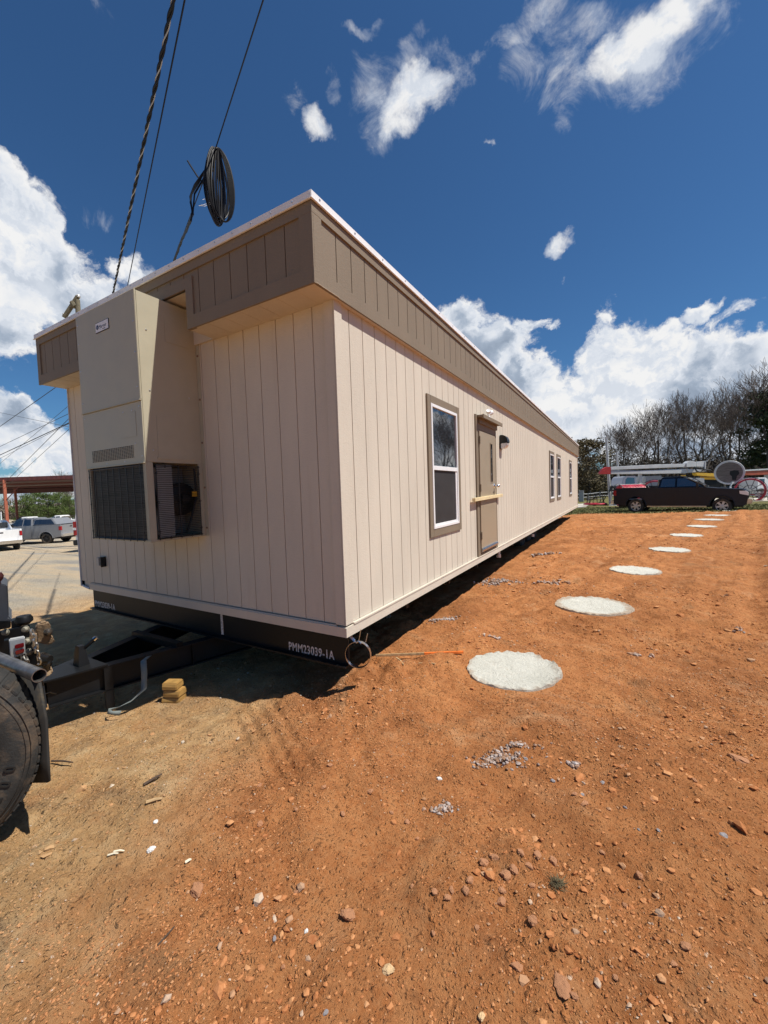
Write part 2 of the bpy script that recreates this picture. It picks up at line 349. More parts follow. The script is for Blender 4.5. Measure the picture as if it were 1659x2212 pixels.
keep=(rng.random(N)<np.clip(.5+1.3*fbm(px*2,py*2,3,78),.06,1)*(.2+.8*sst(-1.6,.2,px+.3*py+.6)))&~((px<.0)&(px>-4.2)&(py>.4))
for cx,cy,r in PADS: keep&=np.hypot(px-cx,py-cy)>r*1.06
px,py=px[keep],py[keep]; g=scatter('grit',np.stack([px,py],-1),.0022+.0045*rng.random(len(px))**1.8,Mt['peb'],IV=OV,IF=OF,sink=.1); tag(g,'finest clay grit covering the red dirt in the foreground','grit',kind='stuff')
# mid-distance clods
N=12000; px=rng.uniform(-1,9,N); py=3+rng.random(N)**1.3*18; keep=px>(.1+.02*py)
for cx,cy,r in PADS: keep&=np.hypot(px-cx,py-cy)>r*1.1
keep&=rng.random(N)<np.clip(.3+1.6*fbm(px*.7,py*.7,3,12),.03,1)
px,py=px[keep],py[keep]
g=scatter('clods',np.stack([px,py],-1),.008+.022*rng.random(len(px))**2.5,Mt['peb']); tag(g,'loose clay lumps strewn over the worksite beside the building','clods',kind='stuff')
def ground_hit(dx,dy,it=8):
    d=ray(dx,dy); z=-.55
    for _ in range(it):
        k=(z-CZ)/d.z; p=CAM+d*k; z=float(gz(np.array([p.x]),np.array([p.y]),False)[0])
    return p.x,p.y
def stone_mesh(seed,sub=3):
    bm=bmesh.new(); bmesh.ops.create_icosphere(bm,subdivisions=sub,radius=1); rr=np.random.default_rng(seed)
    cuts=[(Vector(rr.standard_normal(3)).normalized(),rr.uniform(.55,.85)) for _ in range(9)]
    for v in bm.verts:
        p=v.co.copy()
        for n,d in cuts:
            q=p.dot(n)
            if q>d: p-=n*(q-d)*.85
        p*=1+.07*rr.standard_normal(); v.co=p
    me=bpy.data.meshes.new('stone'); bm.to_mesh(me); bm.free(); return me
smeshes=[stone_mesh(i) for i in range(6)]
Mt['st_red']=mat('red_stone',(.45,.21,.10),.9,var=.35,vs=40,bump=.6,bs=160,obj=True)
Mt['st_tan']=mat('tan_stone',(.62,.42,.22),.85,var=.3,vs=30,bump=.4,bs=120,obj=True)
Mt['st_white']=mat('white_stone',(.66,.64,.6),.8,var=.25,vs=40,bump=.4,bs=120,obj=True)
Mt['st_grey']=mat('grey_stone',(.26,.24,.24),.85,var=.3,vs=40,bump=.4,bs=120,obj=True)
for me in smeshes: me.materials.append(None)
def stone(dx,dy,w,col,label,group=None,k=0,h=.55,cat='stone'):
    x,y=ground_hit(dx,dy); o=bpy.data.objects.new('stone',smeshes[k%6]); COL.objects.link(o)
    d=math.hypot(x-CX,y-CY); dep=(Vector((x,y,-.5))-CAM).dot(AF); s=w*.5*dep/F
    o.location=(x,y,gz1(x,y)+s*h*.35); o.scale=(s,s*random.uniform(.65,.95),s*h); o.rotation_euler=(random.uniform(-.2,.2),random.uniform(-.2,.2),random.uniform(0,6))
    o.material_slots[0].link='OBJECT'; o.material_slots[0].material=Mt[col]; return tag(o,label,cat,group)
stone(749,1964,36,'st_red','largest rounded red clay rock, casting a shadow in the middle of the foreground dirt',k=0)
stone(424,1906,36,'st_red','flat orange rock resting where the tan dirt meets the red dirt',k=1)
stone(840,2093,32,'st_tan','tan pointed stone at the bottom centre of the red dirt',k=2)
stone(326,1824,18,'st_white','small white and red stone lying left on the tan dirt, just above another',k=3)
stone(336,1768,12,'st_white','tiny white topped stone on the tan dirt, farthest up of the white chips',k=4)
stone(1040,2200,20,'st_tan','yellowish stone cut by the bottom edge of the photo',k=5)
stone(660,1995,13,'st_white','white pebble lying right of the largest red rock below it',k=2)
stone(592,2018,13,'st_grey','pale grey pebble below left of the largest red rock',k=3)
stone(703,2194,14,'st_grey','light grey pebble near the bottom edge, left of centre',k=0)
stone(949,1670,13,'st_white','lone white pebble left of the grey concrete crumbs',k=1)
stone(1834,2115,1,'st_grey','x') if False else None
stone(1562,1828,20,'st_grey','dark smooth pebble at the right side of the red dirt',k=4)
stone(1215,2148,56,'st_red','broad flat red slab half sunk in the dirt near the bottom',k=5,h=.25)
stone(1116,2088,28,'st_red','angular pinkish rock right of the tan pointed stone',k=1,h=.4)
stone(1600,1640,44,'st_red','long thin slab of crust lying at the far right of the dirt',k=3,h=.25)
i=0
for (dx,dy,w) in [(1068,1858,22),(1091,1894,28),(1112,1888,24),(1046,1862,26),(1160,1858,26),(1126,1862,18),(1016,1910,22),(1006,1936,24),(976,1932,18),(940,1940,16),(966,1952,20),(1144,1880,20),(1195,1862,22),(1081,1946,26),(1085,1926,18),(1150,2002,24),(1150,1922,18),(1262,1740,20),(1240,1720,14),(1350,1960,18),(1380,1900,18),(1300,1840,14),(1480,2070,26),(1455,2100,18),(712,1660,14),(640,1745,12),(560,1760,16),(700,1700,14),(740,1745,16),(800,1705,14),(845,1740,12),(900,1790,12),(880,1760,14),(1410,1730,14),(1500,1700,14),(1345,1660,12),(560,1690,12),(610,2070,12),(935,2010,14),(1030,2010,14),(890,1905,12),(640,1910,14),(1240,2170,20),(1330,2130,14)]:
    i+=1; stone(dx,dy,w,'st_red','fist sized red clay lump among others of its kind on the foreground dirt','clay lumps strewn over the foreground',k=i,cat='rock')
for (dx,dy,w) in [(1258,1712,11),(1195,1680,12),(1380,1790,9),(1422,1805,10),(1135,1640,11),(1302,1680,12),(1350,1745,9)]:
    i+=1; stone(dx,dy,w,'st_grey','small dull grey pebble lying in the red dirt right of the concrete crumbs','small grey pebbles in the right foreground',k=i,cat='pebble')
# concrete crumbs in patches
Mt['crumb']=pebble_mat('cement_crumbs',[(0.,(.22,.13,.08)),(.35,(.27,.19,.15)),(.6,(.31,.28,.26)),(.85,(.44,.43,.43)),(1.,(.34,.18,.09))])
def crumbs(dx,dy,rx,ry,n,s,label):
    cx,cy=ground_hit(dx,dy); a=rng.normal(0,1,(n,2)); a*=(.25+.75*rng.random((n,1))); a[:,1]+=.5*np.sin(a[:,0]*2.1+cx*7)
    ang=.53; dx_=a[:,0]*rx; dy_=a[:,1]*ry
    xy=np.stack([cx+dx_*math.cos(ang)-dy_*math.sin(ang),cy+dx_*math.sin(ang)+dy_*math.cos(ang)],-1)
    o=scatter('concrete_crumbs',xy,s*(.4+.9*rng.random(n)),Mt['crumb'],.8,0.); tag(o,label,'concrete crumbs',kind='stuff')
crumbs(1078,1640,.095,.04,420,.009,'grey concrete crumbs spilled in a heap on the red foreground dirt')
crumbs(1115,1615,.09,.02,110,.009,'pale crumbs trailing off the upper right of the largest concrete spill')
crumbs(956,1735,.035,.022,170,.0085,'small bright heap of grey concrete crumbs nearest the camera')
crumbs(1238,1646,.03,.012,16,.013,'few grey concrete bits right of the largest spill')
crumbs(960,1340,.16,.05,160,.014,'grey concrete crumbs beside the dark shadow, left of the second white pad')
crumbs(1075,1258,.25,.10,200,.02,'grey concrete crumbs beside the shadow edge in front of the door')
crumbs(1190,1258,.2,.05,30,.03,'grey crumbs on the dirt between the door and the third white pad')
crumbs(1370,1410,.09,.03,18,.02,'scattered pale crumbs right of the nearest white pad')
crumbs(1068,1378,.08,.03,18,.016,'a few pale crumbs just above the nearest white pad')
crumbs(1600,1356,.06,.03,10,.02,'small pale crumbs far right of the second white pad')
crumbs(1175,1200,.3,.06,30,.035,'distant grey crumbs along the shadow beyond the door')
crumbs(830,1345,.03,.03,14,.02,'grey crumbs lying in the shade under the building corner')
# concrete pads
def conc():
    t=NT('fresh_concrete'); P=t.pos(); a=t.noise(P,34,6,.75); b=t.noise(P,3,4,.6)
    tc=t.n('ShaderNodeTexCoord'); ln=t.n('ShaderNodeVectorMath',operation='LENGTH'); t.l(tc.outputs['Object'],ln.inputs[0])
    rim=t.math('ADD',t.math('MULTIPLY',ln.outputs['Value'],2.45),t.math('MULTIPLY',t.math('SUBTRACT',t.noise(P,9,5,.7),.5),.55))
    c=t.ramp(b,[(.3,(.51,.50,.43)),(.7,(.62,.605,.53))]); c=t.mix(t.ramp(a,[(.34,.4),(.47,0.)]),c,(.38,.37,.32))
    c=t.mix(t.ramp(rim,[(.86,0.),(1.1,.7)]),c,(.36,.25,.16)); c=t.mix(t.ramp(t.noise(P,16,4,.7),[(.62,0.),(.74,.45)]),c,(.40,.27,.16))
    t.l(c,t.b.inputs['Base Color']); t.b.inputs['Roughness'].default_value=.85
    t.bump(a,1.,.025); return t.m
Mt['conc']=conc()
labs=['nearest and largest round white concrete pad, its rim crumbling at the right','second nearest round concrete pad from the camera','third round concrete pad counted from the camera','fourth round concrete pad counted from the camera','fifth pad from the camera, a thin white oval','sixth pad from the camera, a flat white sliver','seventh pad counted from the camera, near the pickup','eighth pad, a pale sliver below the pickup door','ninth pad, the larger pale patch before the pickup','farthest pale pad, beside the pickup front wheel']
for i,(cx,cy,r) in enumerate(PADS):
    nr,na=22,140; rs=np.linspace(0,1,nr); V=[(0,0,.022)]; 
    for k in range(1,nr):
        for j in range(na):
            a=2*math.pi*j/na; e=1+.03*math.sin(2*a+i)+.018*math.sin(5*a+i*2)+.010*math.sin(11*a+i)+.02*float(fbm(np.array([a*6]),np.array([i*3.]),3,31)[0])
            rr=r*rs[k]*e; x,y=cx+rr*math.cos(a),cy+rr*math.sin(a)
            edge=sst(.78,.95,rs[k]); z=.012+.016*float(edge)*(0.25+1.3*fbm(np.array([x*30]),np.array([y*30]),3,i+60)[0])+.008*fbm(np.array([x*9]),np.array([y*9]),3,5)[0]
            if i==0: z+=.02*float(edge)*max(0,math.cos(a-.5))*(.5+1.6*fbm(np.array([x*30]),np.array([y*30]),2,8)[0])
            if k==nr-1: z=-.05
            V.append((rr*math.cos(a),rr*math.sin(a),z))
    Fq=[(0,1+j,1+(j+1)%na) for j in range(na)]+[(1+(k-1)*na+j,1+k*na+j,1+k*na+(j+1)%na,1+(k-1)*na+(j+1)%na) for k in range(1,nr-1) for j in range(na)]
    m=MB(); m.v=V; m.f=Fq; o=m.build('concrete_pad',Mt['conc'],smooth=True,recalc=False); o.location=(cx,cy,gz1(cx,cy)); tag(o,labs[i],'concrete pad','round concrete pads beside the building')
# ------------------------------------------------------------------ THE BUILDING
W=4.14; L=19.8; ZS=2.5; OX=.055; OY=.276; ZF=3.04; ZR=3.085
B=empty('modular_building',(-W/2,0,-.3),0,'long beige modular office building with brown parapet band, standing on its steel chassis','building')
BO=Vector((-W/2,0,-.3))
class BB(MB):
    org=BO
    def build(s,name,mat,parent=None,**k):
        s.v=[(v[0]-s.org[0],v[1]-s.org[1],v[2]-s.org[2]) for v in s.v]; return MB.build(s,name,mat,parent,**k)
def grooved(m,axis,const,out,s0,s1,z0,z1,phase,pitch=.19,gw=.009,gd=.012):
    prof=[(s0,0)]; g=phase-math.floor((phase-s0)/pitch)*pitch
    while g<s0+.02: g+=pitch
    while g<s1-.02:
        prof+=[(g-gw/2,0),(g-gw/2+.0015,-gd),(g+gw/2-.0015,-gd),(g+gw/2,0)]; g+=pitch
    prof.append((s1,0)); n=len(prof); vs=[]
    for z in (z0,z1):
        for s,d in prof:
            vs.append((const+out*d,s,z) if axis=='x' else (s,const+out*d,z))
    m.add(vs,[(i,i+1,n+i+1,n+i) for i in range(n-1)])
m=BB(); grooved(m,'x',0,1,.08,L-.08,.08,ZS,.0); m.build('side_wall',Mt['siding'],B,recalc=False)
m=BB(); grooved(m,'y',0,-1,-W+.0,-.08,.08,ZS,-.015); m.build('end_wall',Mt['siding'],B,recalc=False)
m=BB(); grooved(m,'x',-W,-1,.0,L,.0,ZS,.0); m.build('side_wall',Mt['siding'],B,recalc=False)
m=BB(); grooved(m,'y',L,1,-W,0,.0,ZS,.0); m.build('end_wall',Mt['siding'],B,recalc=False)
m=BB(); m.box((-W+.02,.02,.0),(-.02,L-.02,2.52)); m.build('core',Mt['siding'],B)
# corner boards
m=BB(); m.box((-.082,-.014,.078),(.002,.0,ZS)); m.box((-.0,-.014,.078),(.014,.078,ZS)); m.build('corner_board',Mt['siding'],B)
m=BB(); m.box((-.0,L-.078,.078),(.014,L+.014,ZS)); m.build('corner_board',Mt['siding'],B)
# base boards
m=BB(); m.box((-W+.23,-.02,-.012),(.02,.0,.062)); m.box((-W+.24,-.012,.062),(-.083,0,.072)); m.build('base_board',Mt['siding'],B)
m=BB(); m.box((.0,.0005,-.012),(.02,L+.02,.064)); m.box((.0,.08,.064),(.026,L+.02,.078)); m.build('base_board',Mt['siding'],B)
# soffits
m=BB(); grooved(m,'x',0,1,0,1,0,1,0) if False else None
def soffit_box(m,x0,x1,y0,y1): m.box((x0,y0,ZS),(x1,y1,ZS+.03))
soffit_box(m,-1.31,OX-.016,-OY+.016,.0); soffit_box(m,-W-OX+.016,-2.905,-OY+.016,.0)
for xx in np.arange(-1.25,0,.19): m.box((xx,-OY+.02,ZS-.0015),(xx+.17,-.001,ZS))
for xx in np.arange(-4.1,-2.95,.19): m.box((xx,-OY+.02,ZS-.0015),(xx+.17,-.001,ZS))
soffit_box(m,-.001,OX-.016,.0005,L); soffit_box(m,-W-OX,-W,.0,L)
yy=.2
while yy<L: m.box((.002,yy+.004,ZS-.0015),(OX-.017,yy+.186,ZS)); yy+=.19
m.box((-2.9,-.02,ZS),(-1.32,.0,2.83)); m.box((-2.9,-OY+.016,2.826),(-1.32,-.02,2.85))
m.build('soffit',Mt['siding'],B)
# parapet band: grooved panels and proud trim boards
m=BB(); grooved(m,'x',OX-.014,1,-OY+.0,L+.28,2.55,3.0,.0); m.build('parapet_panel',Mt['brown'],B,recalc=False)
m=BB()
for a,b,z0 in ((-1.31,OX,2.55),(-2.91,-1.31,2.85),(-W-OX,-2.91,2.55)): grooved(m,'y',-OY+.014,-1,a,b,z0,3.0,-.015)
m.build('parapet_panel',Mt['brown'],B,recalc=False)
for xa in (-1.322,-2.905): m=BB(); m.box((xa,-OY+.03,2.5),(xa+.01,0,2.83)); m.build('notch_cheek',Mt['siding'],B)
m=BB() # side trims
m.box((OX-.016,-OY,2.955),(OX,L+.28,ZF)); m.box((OX-.016,-OY,ZS-.004),(OX,L+.28,2.6)); m.box((OX-.016,-OY,2.6),(OX-.001,-OY+.1,2.955)); m.box((OX-.016,L+.2,2.6),(OX-.001,L+.28,2.955))
m.build('parapet_trim',Mt['brown'],B)
m=BB() # front trims
m.box((-W-OX,-OY,2.955),(OX-.0165,-OY+.016,ZF)); m.box((-1.225,-OY,ZS-.004),(OX-.0165,-OY+.016,2.6)); m.box((-W-OX,-OY,ZS-.004),(-2.99,-OY+.016,2.6))
m.box((-.06,-OY+.001,2.6),(OX-.0165,-OY+.016,2.955)); m.box((-1.315,-OY,ZS-.004),(-1.2255,-OY+.03,2.912)); m.box((-2.99,-OY,ZS-.004),(-2.9,-OY+.03,2.912)); m.box((-2.9,-OY,2.826),(-1.3155,-OY+.03,2.912))
m.box((-W-OX,-OY+.001,2.6),(-W-OX+.08,-OY+.016,2.955))
m.build('parapet_trim',Mt['brown'],B)
m=BB(); m.box((-W-OX,L+.264,ZS),(OX-.017,L+.28,ZF)); m.box((-W-OX,-OY+.02,ZS+.03),(-W-OX+.014,L+.26,ZF)); m.build('parapet_back',Mt['brown'],B)
# roof with metal edge
m=BB(); m.box((-W-OX+.02,-OY+.03,2.86),(OX-.03,L+.25,3.0)); m.box((-W-OX+.02,-OY+.02,3.0),(OX-.02,L+.26,ZR-.01)); m.build('roof',Mt['roof'],B)
m=BB(); m.box((OX-.001,-OY-.012,ZF-.008),(OX+.012,L+.292,ZR)); m.box((-W-OX-.012,-OY-.012,ZF-.008),(OX-.0015,-OY-.001,ZR)); m.box((-W-OX-.012,-OY-.0005,ZR-.012),(OX-.0015,L+.292,ZR+.0035))
m.box((OX+.003,-OY-.02,ZF-.014),(OX+.018,L+.3,ZF-.006)); m.box((-W-OX-.02,-OY-.02,ZF-.014),(OX+.0028,-OY-.004,ZF-.006))
e=m.build('roof_edge',Mt['roofedge'],B,bevel=.003)
def screws(places,T0,parent,org,name='screw',prof=((.0,.004),(.006,.003),(.008,0)),mt='alu'):
    m=MB(); m.lathe(list(prof),8,T0); s0=None
    for p in places:
        if s0 is None: s0=m.build(name,Mt[mt],parent); o=s0
        else: o=s0.copy(); COL.objects.link(o)
        o.location=Vector(p)-org
screws([(OX+.0125,yy,3.062) for yy in np.arange(-.2,L,.42)],frame((0,0,0),(0,1,0),(0,0,1)),e,BO)
screws([(xx,-OY-.0125,3.062) for xx in np.arange(-4.1,0,.2)],frame((0,0,0),(1,0,0),(0,0,1)),e,BO)
# windows on the side wall
def window(y0,y1,z0,z1,label=None):
    m=BB(); t=.088
    m.box((.0,y0,z0),(.02,y0+t,z1)); m.box((.0,y1-t,z0),(.02,y1,z1)); m.box((.0,y0+t,z1-t),(.02,y1-t,z1)); m.box((.0,y0+t,z0),(.02,y1-t,z0+t))
    w=m.build('window',Mt['brown'],B,bevel=.002)
    if label: w['label']=label
    a0,a1,b0,b1=y0+t,y1-t,z0+t,z1-t; zm=b0+(b1-b0)*.49; m=BB(); f=.034
    m.box((.0,a0,b0),(.026,a0+f,b1)); m.box((.0,a1-f,b0),(.026,a1,b1)); m.box((.0,a0+f,b1-f),(.026,a1-f,b1)); m.box((.0,a0+f,b0),(.026,a1-f,b0+f*.9)); m.box((.0,a0+f,zm-.022),(.024,a1-f,zm+.026))
    # lower sash, set further in
    s=.022; c0,c1,d0,d1=a0+f,a1-f,b0+f*.9,zm-.022
    m.box((.0,c0,d0),(.016,c0+s,d1)); m.box((.0,c1-s-.02,d0),(.016,c1,d1)); m.box((.0,c0+s,d0),(.016,c1-s-.02,d0+s))
    m.build('sash_frame',Mt['white'],w,bevel=.002)
    m=BB(); m.box((.001,a0+f-.003,zm+.02),(.008,a1-f+.003,b1-f+.003)); m.build('pane',Mt['glass'],w)
    m=BB(); m.box((.001,c0+s-.003,d0+s-.003),(.006,c1-s-.018,d1+.001)); m.build('pane',Mt['screen'],w)
window(1.604,2.60,.56,2.13); window(10.45,11.45,.61,2.14); window(12.1,13.1,.61,2.14); window(15.93,16.93,.63,2.14)
# door
m=BB(); y0,y1=3.30,4.40
m.box((.0,y0,.075),(.02,y0+.10,2.16)); m.box((.0,y1-.07,.075),(.02,y1,2.16)); m.box((.0,y0+.10,1.95),(.02,y1-.07,2.16)); m.box((0,y0+.1,.075),(.02,y1-.07,.11))
D=m.build('door',Mt['brown'],B,bevel=.002)
m=BB(); m.box((.001,y0+.10,.11),(.012,y1-.07,1.95)); m.box((.012,y0+.135,.125),(.03,y1-.10,1.935)); m.build('door_leaf',Mt['doorpaint'],D,bevel=.003)
m=BB(); 
for a,b,c,d in ((3.985,4.00,1.17,1.80),(4.10,4.115,1.17,1.80),(4.0,4.10,1.17,1.185),(4.0,4.10,1.785,1.80)): m.box((.0295,a,c),(.038,b,d))
m.build('vision_frame',Mt['doorpaint'],D,bevel=.002)
m=BB(); m.box((.0305,4.0,1.185),(.032,4.1,1.785)); m.build('vision_pane',Mt['glass'],D)
for z in (1.80,1.09,.38): m=BB(); m.box((.02,3.425,z-.055),(.042,3.455,z+.055)); m.build('hinge',Mt['brown'],D)
m=BB(); m.lathe([(0,.012),(.035,.01),(.04,0)],20,frame((.03,4.205,1.12),(0,1,0),(0,0,1)))
m.tube([(.035,4.205,1.12),(.075,4.205,1.12)],.014,12); m.lathe([(.0,.05),(.02,.048),(.03,.035),(.03,.02),(.012,0)],16,frame((.065,4.205,1.12),(0,1,0),(0,0,1))); m.tube([(.085,4.205,1.12),(.085,4.13,1.10)],.011,10)
m.build('door_handle',Mt['chrome'],D,smooth=True)
m=BB(); m.prism([(.03,.135),(.052,.14),(.056,.17),(.045,.19),(.03,.195)],y0+.14,y1-.105,'y'); m.build('door_sweep',Mt['alu'],D)
m=BB(); m.box((.021,3.36,2.118),(.115,4.44,2.15)); m.box((.021,3.42,2.04),(.045,4.40,2.118)); m.box((.105,3.355,2.10),(.122,4.445,2.155)); m.build('door_canopy',Mt['brown'],B,bevel=.002)
# steel chassis below
m=BB(); m.box((-W+.13,.06,-.02),(-.03,.075,-.262)); m.box((-W+.13,.012,-.262),(-.03,.10,-.275)); m.box((-W+.13,.075,-.02),(-.03,.10,-.012)); eb=m.build('end_beam',Mt['black'],B)
T=frame((-.66,.0595,-.245),(1,0,0),(0,0,1)); T.translation-=BO
text_mesh('PMM23039-1A',.098,Mt['stencil'],'stencil_lettering',eb,T,.0008,1.1,.76,.0022)
T=frame((-3.99,.0595,-.245),(1,0,0),(0,0,1)); T.translation-=BO
text_mesh('PMM23039-1A',.098,Mt['stencil'],'stencil_lettering',eb,T,.0008,1.1,.76,.0022)
m=BB(); m.box((-1.535,.055,-.03),(-1.505,.0597,-.245)); m.build('paint_mark',Mt['stencil'],eb)
for x in (-1.05,-W+1.05):
    m=BB(); m.box((x-.006,.1,-.275),(x+.006,L-.1,-.02)); m.box((x-.06,.1,-.285),(x+.06,L-.1,-.275)); m.box((x-.06,.1,-.02),(x+.06,L-.1,-.012)); m.build('chassis_rail',Mt['black'],B)
m=BB()
for yy in np.arange(1.2,L,1.2): m.box((-W+.1,yy,-.13),(-.1,yy+.05,-.012))
m.build('cross_member',Mt['black'],B)
m=BB(); m.box((-W+.02,.02,-.011),(-.02,L-.02,-.0005)); m.build('belly_sheet',Mt['darkgap'],B)
for yy in (9.2,10.1,11.0):
    m=BB(); m.tube([(-W+.6,yy,-.36),(-.6,yy,-.36)],.04,10); m.build('axle',Mt['black'],B)
    for x in (-.62,-W+.62):
        m=BB(); T=frame((x,yy,-.36),(0,1,0),(0,0,1)); m.lathe([(.16,-.1),(.26,-.1),(.31,-.07),(.33,0),(.31,.07),(.26,.1),(.16,.1),(.0,.06)],28,T); m.build('chassis_wheel',Mt['rubber'],B,smooth=True)
for yy in (5.66,9.35):
    m=BB(); T=Matrix.Translation((-.3,yy,-.25)); m.lathe([(.034,-.06),(.034,.22),(.028,.22)],16,T); m.lathe([(.0,-.065),(.044,-.065),(.044,-.0),(.034,.0)],16,T); m.build('drain_pipe',Mt['pvc'],B,smooth=True)
m=BB(); m.tube([(-W+.02,-.004,.02),(-W+.1,-.006,.005),(-W+.2,-.006,-.005)],.012,6); m.box((-W-.012,-.014,0.01),(-W+.0,.2,2.5)); m.build('loose_flashing',mat('torn_house_wrap',(.62,.64,.68),.5,var=.2),B)
# drawbar: two beams meeting at the coupler; part of the chassis
def ibeam(m,p,q,h=.21,fw=.1,ft=.012,wt=.008):
    p,q=Vector(p),Vector(q); d=(q-p); Ln=d.length; T=frame(p,d,(-d.y,d.x,0))
    m.box((0,-fw/2,-ft),(Ln,fw/2,0),T); m.box((0,-fw/2,-h),(Ln,fw/2,-h+ft),T); m.box((0,-wt/2,-h+ft),(Ln,wt/2,-ft),T); return T,Ln
AP=Vector((-2.07,-1.22,-.28))
m=BB(); T,Ln=ibeam(m,(-2.02,-1.16,-.28),(-1.15,1.6,-.275)); 
m.box((.36,-.05,-.20),(.42,-.006,-.012),T); m.box((.36,-.05,-.36),(.42,.03,-.2),T); m.box((1.05,-.05,-.2),(1.06,-.006,-.012),T); m.build('drawbar_beam',Mt['black'],B,bevel=.002)
m=BB(); ibeam(m,(-2.12,-1.16,-.28),(-2.99,1.6,-.275)); m.build('drawbar_beam',Mt['black'],B,bevel=.002)
m=BB(); m.prism([(-2.19,-1.12),(-2.12,-1.36),(-2.02,-1.36),(-1.93,-1.12),(-1.85,-.8),(-2.29,-.8)],-.279,-.262,'z'); m.prism([(-2.14,-1.2),(-2.11,-1.5),(-2.03,-1.5),(-2.0,-1.2)],-.262,-.20,'z'); m.lathe([(.0,.02),(.06,.01),(.07,-.04),(.07,-.08)],18,Matrix.Translation((-2.07,-1.5,-.2)))
m.build('coupler',Mt['black'],B,bevel=.004,smooth=True)
m=BB(); m.prism([(-2.1,-.95),(-2.0,-.95),(-2.0,-.87),(-2.1,-.87)],-.262,-.10,'z',sc=[(-2.08,-.93),(-2.02,-.93),(-2.02,-.89),(-2.08,-.89)]); m.tube([(-2.05,-.91,-.15),(-2.0,-.86,-.09),(-1.975,-.83,-.06)],.016,10); jk=m.build('coupler_lever',Mt['black'],B)
m=BB(); m.tube([(-1.98,-.835,-.065),(-1.97,-.82,-.05)],.019,10); m.build('lever_tip',Mt['chrome'],jk)
m=BB(); m.box((-2.6,.2,-.3),(-1.5,.26,-.2)); m.box((-2.45,-.3,-.3),(-1.7,-.24,-.24)); m.build('drawbar_brace',Mt['black'],B)
# ------------------------------------------------------------------ things fixed to the building
# wall lamp
o=empty('wall_lamp',(0,4.78,1.86),0,'black hooded wall lamp with clear lens, right of the brown door','lamp')
m=MB(); a=[( .0,.14),(.06,.14),(.11,.11),(.135,.06),(.14,.0),(.0,.0)]; m.prism(a,-.09,.09,'y'); m.box((0,-.095,-.10),(.02,.095,.0)); m.build('hood',Mt['wire'],o,bevel=.012,smooth=True)
m=MB(); m.prism([(.02,-.001),(.13,-.001),(.12,-.05),(.08,-.09),(.02,-.10)],-.08,.08,'y'); m.build('lens',Mt['lite'],o,bevel=.01,smooth=True)
# flood light on the door canopy
o=empty('flood_light',(.07,3.80,2.153),0,'small white twin head emergency light standing on the door canopy','light fixture')
m=MB(); m.lathe([(0,.0),(.035,0),(.035,.02),(.012,.03)],16); m.tube([(0,0,.02),(.0,0,.07)],.014,8); m.build('base',Mt['white'],o,smooth=True)
for s in (-1,1):
    T=along((0,.02*s,.06),(.03,.10*s,.12)); m=MB(); m.lathe([(0,-.01),(.010,0),(.014,.02),(.034,.045),(.038,.075),(.034,.085),(.0,.08)],18,T); m.build('head',Mt['white'],o,smooth=True)
# bar across the door
o=empty('barricade_board',(.03,3.83,.94),0,'pale yellow lumber board nailed across the brown door','board')
m=MB(); T=Matrix.Translation((0,0,0))@Matrix.Rotation(.018,4,'X'); m.box((.001,-.80,-.022),(.045,.74,.026),T); b=m.build('board',Mt['lumber'],o,bevel=.002)
m=MB(); 
screws([(.0455,yy,.005+yy*.018) for yy in (-.68,-.1,.62)],frame((0,0,0),(0,1,0),(0,0,1)),o,Vector((0,0,0)))
# outlet box, low on the end wall
o=empty('outlet_box',(-3.56,-.0,.36),0,'grey electrical outlet box with open cover low on the end wall','outlet box')
m=MB(); m.box((-.085,-.045,-.05),(-.02,0,.05)); m.build('box',mat('grey_box',(.42,.40,.37),.5),o,bevel=.004)
m=MB(); m.box((.02,-.012,-.06),(.06,0,.06)); m.box((.048,-.06,-.06),(.06,0,.06)); m.box((-.02,-.03,.03),(.05,-.02,.055)); m.build('cover',Mt['wire'],o,bevel=.003)
# air conditioner
AX0,AX1,AY,AZ0,AZ1=-2.58,-1.60,-.53,.722,2.80
o=AC=empty('air_conditioner',((AX0+AX1)/2,0,AZ0),0,'tall khaki metal air conditioner cabinet hung on the end wall of the building','air conditioner')
class AB(BB): org=Vector(((AX0+AX1)/2,0,AZ0))
G0,G1=.74,1.37
m=AB(); m.box((AX0,AY,1.40),(AX1,-.001,AZ1)); m.box((AX0,AY,AZ0),(AX1,-.001,AZ0+.02)); 
m.box((AX1-.05,AY,AZ0+.02),(AX1,AY+.06,1.40)); m.box((AX0,AY,AZ0+.02),(AX0+.045,AY+.05,1.40)); m.box((AX0,AY+.05,AZ0+.02),(AX0+.01,-.001,1.4)); m.box((AX1-.01,-.05,AZ0+.02),(AX1,-.001,1.4)); m.box((AX0+.01,-.02,AZ0+.02),(AX1-.01,-.01,1.4))
m.build('cabinet',Mt['acpaint'],o,bevel=.004)
m=AB(); m.box((AX0-.004,AY-.014,1.915),(AX1+.004,AY,AZ1+.005)); m.box((AX0-.004,AY-.022,1.905),(AX1+.004,AY-.0005,1.916)); m.build('front_panel',Mt['acpaint'],o,bevel=.003)
m=AB(); m.box((AX0-.002,AY-.009,1.398),(AX1+.002,AY,1.903)); m.box((AX0-.002,AY-.02,1.39),(AX1+.002,AY-.0005,1.399)); 
m.box((AX1-.31,AY-.011,1.62),(AX1-.09,AY-.009,1.83)); lp=m.build('front_panel',Mt['acpaint'],o,bevel=.002)
